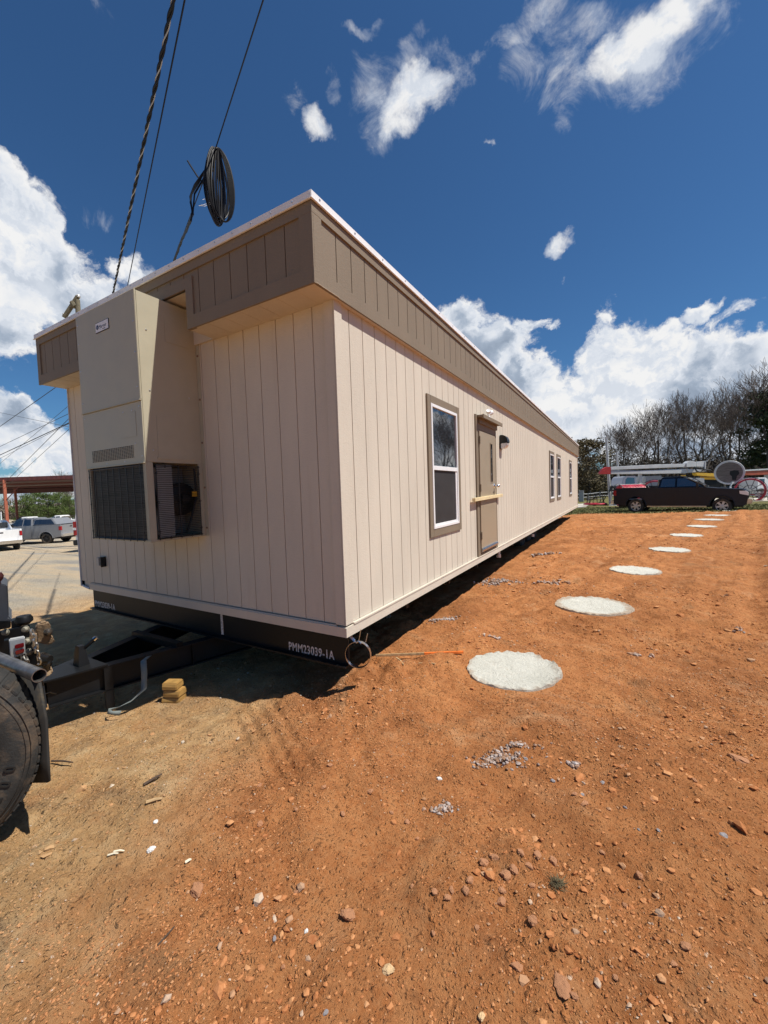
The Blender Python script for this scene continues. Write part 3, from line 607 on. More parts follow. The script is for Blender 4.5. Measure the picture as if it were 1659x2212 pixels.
screws([(x,AY-(.014 if z>1.91 else .009),z) for (x,z) in [(AX0+.03,z) for z in (2.0,2.3,2.55,2.72)]+[(AX1-.03,z) for z in (2.02,2.3,2.55,2.72)]+[(AX0+.03,1.86),(AX1-.03,1.86),(AX1-.03,1.45),(AX0+.03,1.45),(AX1-.28,1.84),(AX1-.14,1.84),(AX1-.12,1.56),(AX1-.3,1.42),(AX1-.6,1.42)]],frame((0,0,0),(1,0,0),(0,0,1)),o,AB.org)
screws([(AX1+.0005,y,z) for z in (1.5,2.0,2.5) for y in (-.46,-.1)],frame((0,0,0),(0,1,0),(0,0,1)),o,AB.org)
m=AB(); x0,x1=-2.455,-1.755; nn=9
for i in range(nn):
    z=1.447+i*.012; m.box((x0,AY-.0105,z),(x1,AY-.0091,z+.0065))
m.build('vent_louver',Mt['darkgap'],lp)
m=AB(); 
for xx in np.arange(x0+.03,x1,.03): m.box((xx,AY-.0125,1.445),(xx+.006,AY-.0106,1.552))
m.build('vent_bar',Mt['acpaint'],lp)
# maker's plate
m=AB(); m.box((-2.225,AY-.018,2.575),(-2.0,AY-.0145,2.665)); pl=m.build('name_plate',Mt['wire'],o,bevel=.002)
m=AB(); m.box((-2.219,AY-.0195,2.581),(-2.006,AY-.0182,2.659)); m.build('plate_face',Mt['white'],pl)
navy=mat('navy_ink',(.02,.03,.09),.5)
T=frame((-2.165,AY-.0198,2.607),(1,0,0),(0,0,1)); T.translation-=AB.org; text_mesh('Marvair',.042,navy,'plate_lettering',pl,T,.0004)
T=frame((-2.105,AY-.0198,2.59),(1,0,0),(0,0,1)); T.translation-=AB.org; text_mesh('AIRXCEL',.012,navy,'plate_lettering',pl,T,.0004)
m=AB(); m.lathe([(.010,.0006),(.020,.0006)],24,frame((-2.188,AY-.0198,2.622),(1,0,0),(0,0,1))); m.box((-2.192,AY-.0203,2.60),(-2.184,AY-.0199,2.644)); m.build('emblem',navy,pl,recalc=False)
# side access panels, wall flange
m=AB(); m.box((AX1,-.42,1.45),(AX1+.004,-.08,1.80)); m.box((AX1,-.43,1.43),(AX1+.008,-.07,1.45)); m.build('access_panel',Mt['acpaint'],o,bevel=.0015)
m=AB(); m.box((AX1,-.30,2.45),(AX1+.004,-.06,2.74)); m.build('access_panel',Mt['acpaint'],o,bevel=.0015)
for xa,xb in ((AX1,AX1+.045),(AX0-.045,AX0)): m=AB(); m.box((xa,-.006,.72),(xb,-.0005,2.76)); m.build('wall_flange',Mt['acpaint'],o,bevel=.002)
Mt['rustb']=mat('rusty_bolt',(.2,.12,.08),.6)
screws([(AX1+.025,-.0062,z) for z in (.8,1.18,1.6,2.0,2.4)],frame((0,0,0),(1,0,0),(0,0,1)),o,AB.org,'bolt',((0,.008),(.008,.007),(.011,0)),'rustb')
# condenser coil (front) and open side with fan housing
t=NT('coil_fins'); w=t.noise(t.pos((3,3,170)),1,2); t.l(t.ramp(w,[(.35,(.012,.012,.013)),(.65,(.07,.065,.06))]),t.b.inputs['Base Color']); t.b.inputs['Roughness'].default_value=.5; t.b.inputs['Metallic'].default_value=.5; Mt['fins']=t.m
m=AB(); m.box((AX0+.045,AY+.02,AZ0+.02),(AX1-.05,AY+.045,1.40)); m.build('coil',Mt['fins'],o)
def guard(name,p0,ux,w,h,nv,nh,rv,rh):
    m=AB(); ux=Vector(ux); p0=Vector(p0)
    for i in range(nv): a=p0+ux*(w*i/(nv-1)); m.tube([a-UP*.012,a+UP*(h+.012)],rv,5)
    for i in range(nh): a=p0+UP*(h*i/(nh-1)); m.tube([a,a+ux*w],rh,4)
    for i in (0,1): a=p0+UP*h*i; m.tube([a-ux*.01,a+ux*(w+.01)],rv*1.2,5)
    for fx,fz in ((.25,0),(.75,0),(.2,1),(.7,1),(0,.1),(0,.5),(0,.9),(1,.1),(1,.5),(1,.9)):
        a=p0+ux*w*fx+UP*h*fz; m.tube([a+UP*.012,a+ux*.012,a-UP*.012,a-ux*.012],.0028,5,closed=True)
    return m.build(name,Mt['wire'],o)
guard('wire_guard',(AX0+.06,AY-.018,.742),(1,0,0),AX1-AX0-.12,.63,9,42,.0042,.0018)
guard('wire_guard',(AX1+.012,-.455,.745),(0,1,0),.40,.625,3,40,.004,.0024)
m=AB(); m.box((AX1-.28,-.42,AZ0+.03),(AX1-.27,-.03,1.38)); m.box((AX1-.02,-.44,AZ0+.03),(AX1-.012,-.30,1.38)); m.build('baffle',mat('galvanised_inner',(.34,.35,.36),.4,.6),o)
m=AB(); m.lathe([(.13,-.04),(.15,-.02),(.15,.03),(.12,.05),(.04,.05),(.04,.1),(.0,.1)],28,frame((AX1-.14,-.16,1.08),(0,1,0),(0,0,1))); m.tube([(AX1-.03,-.07,1.36),(AX1-.03,-.06,1.1),(AX1-.04,-.12,.9),(AX1-.05,-.16,.78)],.01,8); m.build('fan_housing',Mt['wire'],o,smooth=True)
m=AB(); m.box((AX1-.018,-.115,1.10),(AX1-.013,-.065,1.15)); m.build('warning_label',mat('amber_label',(.75,.42,.03),.5),o)
# steel strap ring tied to the corner
o=empty('strap_ring',(.05,.08,-.17),0,'loop of galvanised steel strap tied to the front corner of the building','strap')
m=MB(); n=64
Tr=frame((0,0,0),(.93,.36,0),(0,0,1))
vs=[]
for k in range(n+1):
    a=2*math.pi*k/n
    for r,h in ((.098,-.016),(.098,.016),(.1005,.016),(.1005,-.016)): vs.append((r*math.cos(a),r*math.sin(a)*1.04,h))
m.add(vs,[(4*i+j,4*i+(j+1)%4,4*i+4+(j+1)%4,4*i+4+j) for i in range(n) for j in range(4)],Tr)
m.tube([(-.03,-.0,.10),(-.07,0,.13),(-.10,0,.16)],.012,6); m.build('strap',mat('galvanised_strap',(.60,.63,.67),.25,1,var=.15,vs=30),o,smooth=True)
m=MB(); m.tube([(.02,-.02,.105),(.035,-.02,.16),(.045,-.02,.21)],.003,5); m.tube([(.06,.02,.1),(.08,.02,.17)],.003,5); m.tube([(-.0,-.02,.1),(.02,-.02,.116),(.045,-.02,.10)],.007,6); m.build('tie_wire',Mt['alu'],o)
# ------------------------------------------------------------------ stake, block, strap, twigs, weed
Mt['rawwood']=mat('weathered_wood',(.42,.28,.14),.8,var=.3,vs=10,aniso=(3,3,3),bump=.3,bs=60)
Mt['orange']=mat('orange_paint',(.85,.20,.03),.6,var=.25,vs=30)
a=ground_hit(812,1432); b=ground_hit(1001,1418)
A=Vector((a[0],a[1],gz1(*a)+.02)); Bq=Vector((b[0],b[1],gz1(*b)+.035)); d=Bq-A
o=empty('wooden_stake',A,0,'wooden survey stake with orange painted end lying between the corner and nearest pad','stake')
m=MB(); T=along((0,0,0),d); m.box((-.011,-.007,0),(.011,.007,d.length*.55),T); m.build('stake_shaft',Mt['rawwood'],o,bevel=.002)
m=MB(); m.box((-.0112,-.0072,d.length*.55),(.0112,.0072,d.length),T); m.build('painted_end',Mt['orange'],o,bevel=.002)
def stick(q0,q1,r,label,mt='rawwood',lift=.01):
    a=ground_hit(*q0); b=ground_hit(*q1); A=Vector((a[0],a[1],gz1(*a)+lift)); Bv=Vector((b[0],b[1],gz1(*b)+lift*1.5)); d=Bv-A
    m=MB(); m.tube([(0,0,0),d*.5+Vector((.004,.003,.004)),d],[r,r*.9,r*.6],6); o=m.build('stick',Mt[mt],smooth=True); o.location=A; return tag(o,label,'stick')
stick((856,1437),(872,1452),.012,'short wood splinter lying below the painted stake')
stick((905,1437),(940,1447),.009,'thin twig right of the splinter under the painted stake')
Mt['twig']=mat('dark_twig',(.07,.045,.03),.9)
stick((340,2026),(376,1985),.0035,'thin dark twig lying on the tan dirt, bottom left','twig',.004)
stick((310,1694),(349,1670),.008,'dark wood sliver on the grey gravel patch','twig')
stick((316,1732),(350,1721),.009,'pale flat wood chip below the grey gravel patch')
Mt['bone']=mat('pale_chip',(.75,.68,.5),.7)
stick((232,1838),(255,1834),.004,'pale straw chip lying left of the hollow white chip','bone',.006)
stick((245,1832),(268,1827),.004,'second pale straw chip just above the first','bone',.006)
stick((112,1648),(158,1654),.006,'dark stick poking out behind the mudflap on the tan dirt','twig',.02)
stick((400,1858),(412,1850),.006,'hollow white chip lying on the tan dirt','bone',.008)
# timber chock block under the drawbar
Mt['chock']=mat('varnished_timber',(.36,.21,.065),.45,var=.3,vs=6,aniso=(2,2,14),bump=.15)
ax,ay=ground_hit(*z3(1205,975))
o=empty('timber_block',(ax,ay,gz1(ax,ay)-.01),R(24),'stack of amber timber chock blocks standing beside the drawbar','timber block')
for k,(dx,rz) in enumerate(((.0,.04),(.01,-.05),(-.004,.02))):
    m=MB(); z=.0+k*.062; w_=.082-.008*k; m.prism([(-.055,z),(.055,z),(.055,z+.03),(.045,z+.058),(-.045,z+.058),(-.055,z+.03)],-w_+dx,w_+dx,'x',Matrix.Rotation(rz,4,'Z')); m.build('plank',Mt['chock'],o,bevel=.006)
# ratchet strap over the beam
o=empty('cargo_strap',(-1.66,-.62,-.28),0,'grey webbing strap hung over the drawbar beam, its end trailing on the dirt','strap')
Mt['web']=mat('grey_webbing',(.20,.23,.22),.7,var=.2,bump=.3,bs=300)
pts=[(-.06,.08,.012),(0,0,.014),(.055,-.03,.01),(.065,-.035,-.08),(.07,-.05,-.2),(.02,-.13,-.27),(-.06,-.2,-.315),(-.1,-.25,-.325),(-.04,-.26,-.318),(.03,-.22,-.325)]
m=MB(); vs=[];w=.022
for i,p in enumerate(pts):
    p=Vector(p); s=Vector((.25,.95,0)).normalized()*w if i<5 else Vector((.7,-.5,.1)).normalized()*w
    if i>5: s=Vector((.3,.2,.9 if i%2 else .2)).normalized()*w
    vs+=[p+s,p-s]
m.add(vs,[(2*i,2*i+1,2*i+3,2*i+2) for i in range(len(pts)-1)]); st=m.build('webbing',Mt['web'],o,smooth=True); md=st.modifiers.new('s','SOLIDIFY'); md.thickness=.003
# weed tuft
wx,wy=ground_hit(1203,1914); o=empty('weed_tuft',(wx,wy,gz1(wx,wy)),0,'dry dark tuft of roots and weed among the red clay lumps','weed')
m=MB()
for k in range(130):
    a=random.uniform(0,6.28); el=random.uniform(.1,1.2); l=random.uniform(.02,.045); c=Vector((random.gauss(0,.012),random.gauss(0,.012),.004))
    d=Vector((math.cos(a)*math.cos(el),math.sin(a)*math.cos(el),math.sin(el)*.6))*l; m.tube([c,c+d*.6+Vector((0,0,.004)),c+d],[.0011,.0009,.0004],3,cap=False)
m.build('stalks',mat('dry_weed',(.14,.11,.055),.9),o,recalc=False)
SUN_E=5.0; SKY_S=.067; SKY_TINT=(.46,.78,1.04); CLOUD=11; EXPO=0.28
# ------------------------------------------------------------------ tow vehicle at the left edge
_a=R(30); TA=RH*math.cos(_a)+NH*math.sin(_a); TN=RH*math.sin(_a)-NH*math.cos(_a)
tc=spot(*z3(262,1230),2.02)-TA*.485; tc.z=-.115       # outer face centre of the rear tyre
o=TR=empty('tow_truck',(tc.x,tc.y,gz1(tc.x,tc.y)),0,'rear end of a dark tow truck, its muddy tyre cut by the left edge','truck')
class TB(BB): org=Vector((tc.x,tc.y,gz1(tc.x,tc.y)))
face=frame(tc,TA,UP)      # local x = toward rear of truck, y = up, z = toward camera side (TA x UP)
if face.to_3x3().col[2].dot(TN)<0: face=frame(tc,TA,UP)@Matrix.Rotation(math.pi,4,'X')
FT=face
# tyre: lathe about local z
m=TB(); Rr=.485
m.lathe([(.29,-.26),(.30,-.02),(.33,.0),(.385,.012),(.43,.008),(.452,-.004),(.462,-.016),(.478,-.022),(.485,-.035),(.485,-.185),(.46,-.21),(.33,-.225),(.29,-.20)],120,FT)
ty=m.build('tyre',Mt['rubber'],o,smooth=True)
m=TB()      # shoulder tread lugs
for k in range(64):
    a=2*math.pi*k/64
    T=FT@Matrix.Rotation(a,4,'Z'); m.box((.478,-.018,-.1825),(.4905,.018,-.024),T)
m.build('tread',Mt['rubber'],ty,bevel=.003)
m=TB(); m.lathe([(.455,-.001),(.458,.0015),(.461,-.0015)],120,FT); m.lathe([(.438,.0085),(.4395,.0105),(.441,.0085)],120,FT); m.lathe([(.335,.004),(.337,.0075),(.339,.0065)],120,FT); m.build('sidewall_ring',Mt['rubber'],ty,smooth=True)
m=TB(); m.lathe([(.292,-.02),(.298,.012),(.29,.018),(.28,.012),(.275,-.02),(.25,-.08),(.12,-.10),(.11,-.0),(.0,.0)],64,FT); m.build('rim',mat('muddy_rim',(.42,.40,.33),.5,.4,var=.3,dirt=((.22,.15,.09),.3)),o,smooth=True)
Mt['rubber2']=mat('tyre_lettering',(.012,.012,.012),.6,var=.1)
nrm=FT.to_3x3().col[2]
for ch,q in (('0',(150,1430)),('0',(118,1545)),('5',(62,1665))):
    rr_=ray(*z3(*q)); hit=CAM+rr_*((tc-CAM).dot(nrm)/rr_.dot(nrm)); lc=FT.inverted()@hit; an=math.atan2(lc.y,lc.x); r0=.384
    T=FT@Matrix.Rotation(an,4,'Z')@Matrix.Translation((r0,0,.0128))@Matrix.Rotation(R(-90),4,'Z')@Matrix.Translation((-.018,-.02,0)); T=Matrix.Translation(-TB.org)@T
    text_mesh(ch,.06,Mt['rubber2'],'raised_lettering',ty,T,.004,1,1.,.0012)
# axle stub and frame rail
m=TB(); m.tube([FT@Vector((0,0,-.1)),FT@Vector((0,0,-1.9))],.07,12); m.box((-1.6,.12,-.9),(-.02,.32,-.8),FT); m.box((-1.6,.12,-1.5),(-.02,.32,-1.4),FT); m.build('frame_rail',Mt['black'],o,bevel=.004)
# mudflap hanger tube and flap behind the tyre
e1=spot(*z3(272,800),2.05); e0=spot(*z3(-150,625),2.4)
m=TB(); dd=(e1-e0); T=along(e0,e1); m.lathe([(.033,0),(.033,dd.length),(.029,dd.length),(.029,dd.length-.2),(.0,dd.length-.2)],24,T); m.build('fender_tube',mat('scuffed_tube',(.20,.19,.18),.35,.7,var=.5,vs=14,dirt=((.2,.12,.07),.2)),o,smooth=True)
f0=spot(*z3(285,830),2.06); f1=spot(*z3(345,1380),2.04); f2=spot(*z3(352,1525),2.03); h0=spot(*z3(-150,700),2.42); h1=spot(*z3(60,1380),2.4); h2=spot(*z3(180,1530),2.38)
m=TB(); q=[f0,(f0+f1)/2+RH*.012,f1,f2]; qq=[h0,(h0+h1)/2,h1,h2]; m.add(q+qq,[(i,i+1,i+5,i+4) for i in range(3)]); fl=m.build('mudflap',mat('mudflap_rubber',(.02,.018,.015),.8,var=.3,dirt=((.14,.10,.05),.3)),o,smooth=True); fl.modifiers.new('s','SOLIDIFY').thickness=.014
# hitch plate, bolts, lamp, chain
hd=(TA*.75+TN*.66).normalized(); hs=Vector((-hd.y,hd.x,0))*-1
if hs.dot(AR)<0: hs=-hs
VD=Vector((ray(*z3(150,600)).x,ray(*z3(150,600)).y,0)).normalized()
def pl(q,d,m=None): return spot(*z3(*q),d)
def slab(m,pts,th):    # polygon of world points given thickness away from the camera
    n=len(pts); b=[p+VD*th for p in pts]; m.add(list(pts)+b,[tuple(range(n)),tuple(range(2*n-1,n-1,-1))]+[(i,(i+1)%n,(i+1)%n+n,i+n) for i in range(n)])
D0=2.75
m=TB(); slab(m,[pl((-60,520),D0),pl((0,498),D0),(pl((205,448),D0)),pl((215,520),D0),pl((240,600),D0),pl((262,720),D0),pl((200,740),D0),pl((100,715),D0),pl((-60,690),D0)],.03); m.box((-.25,.36,-.75),(.12,.50,-.70),FT); hp=m.build('hitch_plate',Mt['black'],o,bevel=.004)
m=TB()
mbolt=mat('muddy_bolt',(.30,.28,.22),.6,.3,var=.3)
for q in ((178,478),(190,560),(200,635),(40,500),(168,700)): 
    m=TB(); T=frame(pl(q,D0-.004),RH,UP); T=T if T.to_3x3().col[2].dot(NH)<0 else T@Matrix.Rotation(math.pi,4,'X'); m.lathe([(.0,.02),(.016,.018),(.018,.0),(.024,.0),(.024,-.004)],10,T); m.build('bolt',mbolt,hp,smooth=True)
m=TB(); slab(m,[pl((-80,440),2.85),pl((0,425),2.85),pl((75,420),2.85),pl((75,470),2.85),pl((-80,500),2.85)],.2); slab(m,[pl((75,425),2.8),pl((195,400),2.8),pl((200,440),2.8),pl((80,480),2.8)],.1); m.build('rear_crossbar',Mt['black'],o,bevel=.006)
m=TB(); T=frame(pl((165,415),2.8),(1,0,0),(0,1,0)); m.lathe([(0,.035),(.04,.03),(.05,.01),(.05,-.01),(.03,-.03)],20,T); m.build('wheel_knob',Mt['black'],o,smooth=True)
# tail lamp
lb=frame(pl((62,690),2.45),(RH*.92+TN*-.1).normalized(),UP); 
m=TB(); w,h=.125,.135
slab(m,[pl((62,555),2.42),pl((172,535),2.42),pl((176,650),2.42),pl((70,690),2.42)],.05); lamp=m.build('tail_lamp',mat('lamp_bezel',(.52,.52,.50),.4,.2,var=.1),o,bevel=.005)
m=TB(); slab(m,[pl((100,590),2.412),pl((165,572),2.412),pl((167,603),2.412),pl((103,618),2.412)],.01); slab(m,[pl((104,632),2.412),pl((167,612),2.412),pl((168,640),2.412),pl((108,660),2.412)],.01); m.build('lens',mat('red_lens',(.22,.008,.012),.2),lamp,bevel=.004)
m=TB(); slab(m,[pl((28,560),2.5),pl((62,553),2.5),pl((66,690),2.5),pl((32,680),2.5)],.05); m.build('lamp_back',Mt['black'],lamp)
def chain(name,P,mt,parent,cls,link=.045,r=.0065):
    m=cls(); P=[Vector(p) for p in P]; seg=[(P[i+1]-P[i]).length for i in range(len(P)-1)]; tot=sum(seg); s=0;k=0
    while s<tot:
        acc=0
        for i,l in enumerate(seg):
            if s<=acc+l: p=P[i].lerp(P[i+1],(s-acc)/l); d=(P[i+1]-P[i]).normalized(); break
            acc+=l
        side=d.orthogonal().normalized() if k%2 else d.cross(d.orthogonal()).normalized()
        m.tube([p+d*link*.62*math.cos(a)+side*link*.34*math.sin(a) for a in [2*math.pi*j/10 for j in range(10)]],r,6,closed=True)
        s+=link*.8;k+=1
    return m.build(name,mt,parent,smooth=True)
chain('safety_chain',[pl((222,505),2.7),pl((238,560),2.72),pl((246,600),2.74),pl((258,660),2.78),pl((265,700),2.8)],mat('zinc_chain',(.62,.62,.6),.3,.9),o,TB)
chain('slack_chain',[pl((150,690),2.7),pl((165,660),2.7),pl((185,690),2.7),pl((190,720),2.72)],mat('dark_chain',(.2,.19,.17),.5,.7),o,TB,.035,.005)
# pintle hook and ball over the coupler
m=TB(); c=pl((290,690),2.95); m.tube([c-RH*.12,c,c+RH*.06],[.05,.045,.03],12); bm_=bmesh.new()
T=Matrix.Translation(pl((325,715),2.95)); m.lathe([(.0,.03),(.022,.024),(.03,.008),(.03,-.01),(.02,-.026),(.014,-.06)],18,T); m.lathe([(.0,.05),(.03,.045),(.045,.02),(.05,.0),(.04,-.02)],18,Matrix.Translation(pl((290,690),2.97))); m.build('pintle_hook',mat('greasy_iron',(.06,.055,.05),.25,.8),o,smooth=True)
mud=mat('dried_mud',(.24,.16,.09),.9,var=.35,vs=30,bump=.6,bs=60)
m=TB(); slab(m,[pl((240,480),3.1),pl((270,440),3.1),pl((330,430),3.1),pl((358,470),3.1),pl((345,520),3.1),pl((378,550),3.1),pl((375,580),3.1),pl((330,588),3.1),pl((250,575),3.1),pl((255,520),3.1)],.09)
slab(m,[pl((180,540),2.95),pl((255,500),3.08),pl((260,545),3.08),pl((180,590),2.95)],.06); br=m.build('ball_mount',mud,o,bevel=.012,smooth=True)
m=TB(); T=Matrix.Translation(pl((340,496),3.09)-NH*.01); m.lathe([(.0,.03),(.02,.024),(.03,.006),(.028,-.012),(.016,-.028),(.0,-.03)],18,T); m.build('hitch_ball',mat('worn_ball',(.12,.10,.08),.3,.7),br,smooth=True)
m=TB(); slab(m,[pl((285,760),2.95),pl((330,750),2.95),pl((375,765),2.95),pl((350,800),2.95),pl((300,825),2.9)],.1); m.build('mud_clump',mud,o,bevel=.012)
# grey box high on the truck bed
m=TB(); slab(m,[pl((-80,150),2.6),pl((0,163),2.6),pl((50,175),2.6),pl((60,400),2.6),pl((82,405),2.6),pl((82,425),2.6),pl((-80,430),2.6)],.35); m.build('bed_box',mat('dark_grey_steel',(.07,.075,.085),.5,.2,var=.15),o,bevel=.006)
m=TB(); T=Matrix.Translation(pl((-15,120),2.6)); m.lathe([(.0,.035),(.02,.03),(.03,.01),(.026,-.01),(.012,-.03),(.012,-.06)],16,T); m.build('gear_knob',mat('dark_red_ball',(.05,.015,.015),.3),o,smooth=True)
m=TB(); a=pl((290,880),2.2); m.tube([a,pl((300,930),2.4),pl((345,915),2.7),pl((390,925),2.85)],.004,6); m.tube([pl((270,770),2.1),pl((300,870),2.15),pl((322,1020),2.1)],.004,6); m.build('breakaway_cable',Mt['wire'],o)
# ------------------------------------------------------------------ pickups
def wheel(parent,x,y,R0,rimmat,spokes=6,out=1):
    T=frame((x,y,R0),(1,0,0),(0,0,1))  # z-> -y
    if out>0: T=T@Matrix.Rotation(math.pi,4,'X')
    m=MB(); w=.13
    m.lathe([(R0*.60,-w),(R0*.9,-w),(R0*.98,-w*.75),(R0,-w*.3),(R0,w*.3),(R0*.98,w*.75),(R0*.9,w),(R0*.66,w*1.02),(R0*.62,w*.9),(R0*.6,w*.4)],40,T); wh=m.build('wheel',Mt['rubber'],parent,smooth=True)
    m=MB(); m.lathe([(R0*.62,w*.9),(R0*.585,w*.88),(R0*.56,w*.5),(R0*.2,w*.45),(0,w*.45)],32,T)
    m.lathe([(R0*.2,w*.5),(R0*.19,w*.9),(R0*.1,w*.98),(0,w*.98)],20,T)
    for k in range(spokes):
        a=2*math.pi*k/spokes+.2; Tk=T@Matrix.Rotation(a,4,'Z'); m.prism([(R0*.15,-R0*.10),(R0*.58,-R0*.13),(R0*.58,R0*.13),(R0*.15,R0*.10)],w*.62,w*.88,'z',Tk)
    m.build('rim',rimmat,wh,bevel=.004,smooth=True)
    m=MB(); m.lathe([(R0*.56,w*.56),(R0*.2,w*.56)],32,T); m.build('rim_gap',Mt['darkgap'],wh,recalc=False)
    return wh
def pickup(name,label,paint,loc,rz,rim,lower=None,cap=False,WB=3.8,group=None,rb=None,detail=True,bumper='chrome'):
    o=empty(name,loc,rz,label,'pickup truck',group); h=WB/2; R0=.40; WD=.98; fr,re=h+.98,-h-1.12
    def arch(cx,r=.50,n=12,z=.42): return [(cx-r*math.cos(math.pi*k/n),z+r*math.sin(math.pi*k/n)*1.0) for k in range(n+1)]
    cowl=h-.75; cabr=-h+1.0
    top=[(fr-.02,.72),(fr,.95),(fr-.04,1.10),(fr-.2,1.20),(h-.2,1.28),(cowl,1.34)]
    side=[(re,.70),(re,.52)]+arch(-h)+[(-h+.6,.44)]+arch(h)+[(fr-.06,.46)]+top+[(cabr,1.36),(cabr-.02,1.38),(re+.04,1.40),(re-.0,1.36)]
    m=MB()
    for s in (-1,1): m.prism(side,s*(WD-.10),s*WD,'y')
    hood=[(cowl-.3,.95),(fr-.1,.6)]+top[1:]+[(cowl-.3,1.36)]
    m.prism(hood,-(WD-.101),WD-.101,'y'); m.box((cabr,-(WD-.101),.45),(cowl-.3,WD-.101,1.34))
    m.box((re,-(WD-.101),.55),(re+.07,WD-.101,1.38)); m.box((re+.07,-(WD-.101),.72),(cabr,WD-.101,.76))
    # wheel arch lips
    for cx in (-h,h):
        for s in (-1,1):
            pts=[(cx-.50*math.cos(t),s*(WD+.006),.42+.50*math.sin(t)) for t in np.linspace(.0,math.pi,14)]; m.tube(pts,.022,6)
    m.build('body',paint,o,bevel=.018,smooth=True)
    # cab: lower outline (belt) to roof outline with tumblehome
    bl=[(cowl+.12,-.86),(cowl+.12,.86),(cabr,.90),(cabr,-.90)]; rf=[(cowl-.82,-.66),(cowl-.82,.66),(cabr+.16,.70),(cabr+.16,-.70)]
    m=MB(); m.prism([(x,y) for x,y in bl],1.30,1.86,'z',sc=rf); m.prism(rf,1.86,1.93,'z',sc=[(x*.93+.03,y*.9) for x,y in rf]); m.build('cab',paint,o,bevel=.03,smooth=True)
    def pt(x,y,z):   # point on cab side at height z (lerp)
        return 0
    k=lambda z:(z-1.30)/.56
    for s in (-1,1):
        yo=lambda z:s*(.905-(.905-.705)*k(z)-.012+.02)
        def side_glass(x0,x1,x2,x3,nm='side_window'):
            zs,ze=1.40,1.82; m=MB(); y0,y1=yo(zs),yo(ze); q=[(x0,y0,zs),(x1,y0,zs),(x2,y1,ze),(x3,y1,ze)]; q2=[(a,b-s*.03,c) for a,b,c in q]
            m.add(q+q2,[(0,1,2,3),(7,6,5,4),(0,4,5,1),(1,5,6,2),(2,6,7,3),(3,7,4,0)]); m.build(nm,Mt['carglass'],o)
        xm=(cabr+cowl)/2-.15
        side_glass(xm+.04,cowl-.08,cowl-.80,xm+.04); side_glass(cabr+.14,xm-.05,xm-.05,cabr+.22)
        if detail:
            m=MB(); 
            for xa in (xm,cowl-.12,cabr+.05): m.box((xa-.006,s*(WD+.0005),.56),(xa+.006,s*(WD+.003),1.33))
            m.build('door_gap',Mt['darkgap'],o)
            m=MB(); m.box((xm+.06,s*WD,1.16),(xm+.26,s*(WD+.035),1.20)); m.build('door_handle',paint,o,bevel=.008)
        m=MB(); m.box((cowl-.28,s*(WD-.04),1.36),(cowl-.18,s*(WD+.2),1.54)); m.build('mirror',Mt['wire'],o,bevel=.02,smooth=True)
        m=MB(); m.prism([(fr-.32,.98),(fr+.01,.90),(fr+.012,1.06),(fr-.10,1.14),(fr-.34,1.14)],s*(WD-.25),s*(WD+.008),'y'); m.build('headlight',Mt['lite'],o,bevel=.01,smooth=True)
        m=MB(); m.box((re-.012,s*(WD-.13),.98),(re+.16,s*(WD+.01),1.28)); m.build('tail_light',Mt['tail'],o,bevel=.012,smooth=True)
        m=MB(); m.box((-h+.55,s*(WD-.06),.36),(h-.6,s*(WD+.05),.42)); m.build('running_board',lower or Mt['alu'],o,bevel=.01)
        wheel(o,h,s*(WD-.13),R0,rim,6,s); wheel(o,-h,s*(WD-.13),R0,rb or rim,6,s)
    m=MB(); q=[(cowl+.10,-.74,1.37),(cowl+.10,.74,1.37),(cowl-.70,.6,1.83),(cowl-.70,-.6,1.83)]; n_=Vector((.55,0,.83))*.022; q=[tuple(Vector(a)+n_) for a in q]; q2=[tuple(Vector(a)-n_*1.5) for a in q]
    m.add(q+q2,[(0,1,2,3),(7,6,5,4),(0,4,5,1),(1,5,6,2),(2,6,7,3),(3,7,4,0)]); m.build('windshield',Mt['carglass'],o)
    m=MB(); m.box((cabr-.005,-.66,1.43),(cabr+.1,.66,1.80)); m.build('rear_window',Mt['carglass'],o)
    m=MB(); m.prism([(fr-.05,.50),(fr+.14,.52),(fr+.16,.72),(fr-.02,.76)],-WD-.0,WD+.0,'y'); m.build('front_bumper',Mt[bumper],o,bevel=.02,smooth=True)
    m=MB(); m.box((fr-.06,-.6,.80),(fr+.03,.6,1.10)); m.build('grille',Mt['wire'],o,bevel=.02)
    m=MB(); m.box((re-.16,-WD,.52),(re+.02,WD,.72)); m.build('rear_bumper',Mt['chrome'],o,bevel=.02,smooth=True)
    m=MB(); m.box((re-.006,-.12,1.18),(re+.02,.12,1.26)); m.build('tailgate_handle',Mt['wire'],o,bevel=.006)
    m=MB(); m.box((re+.2,-.7,.35),(fr-.2,.7,.6)); m.build('underbody',Mt['darkgap'],o)
    if cap:
        bl=[(cabr-.03,-.93),(cabr-.03,.93),(re+.30,.93),(re+.30,-.93)]; rf=[(cabr-.03,-.74),(cabr-.03,.74),(re+.75,.74),(re+.75,-.74)]
        m=MB(); m.prism(bl,1.41,1.86,'z',sc=rf); m.build('bed_cap',paint,o,bevel=.02)
        for s in (-1,1):
            m=MB(); y0,y1=s*.925,s*.768; q=[(cabr-.15,y0,1.46),(re+.48,y0,1.46),(re+.84,y1,1.80),(cabr-.15,y1,1.80)]; q2=[(a,b-s*.03,c) for a,b,c in q]; m.add(q+q2,[(0,1,2,3),(7,6,5,4),(0,4,5,1),(1,5,6,2),(2,6,7,3),(3,7,4,0)]); m.build('cap_window',Mt['carglass'],o)
    return o
Mt['tail']=mat('tail_red',(.35,.01,.015),.2)
Mt['navyp']=mat('near_black_paint',(.005,.009,.018),.32,var=.2,vs=2,spec=.35)
Mt['silver']=mat('silver_paint',(.27,.275,.285),.35,.3,var=.04,coat=.2)
Mt['whitep']=mat('white_paint',(.78,.78,.77),.35,var=.03,coat=.3)
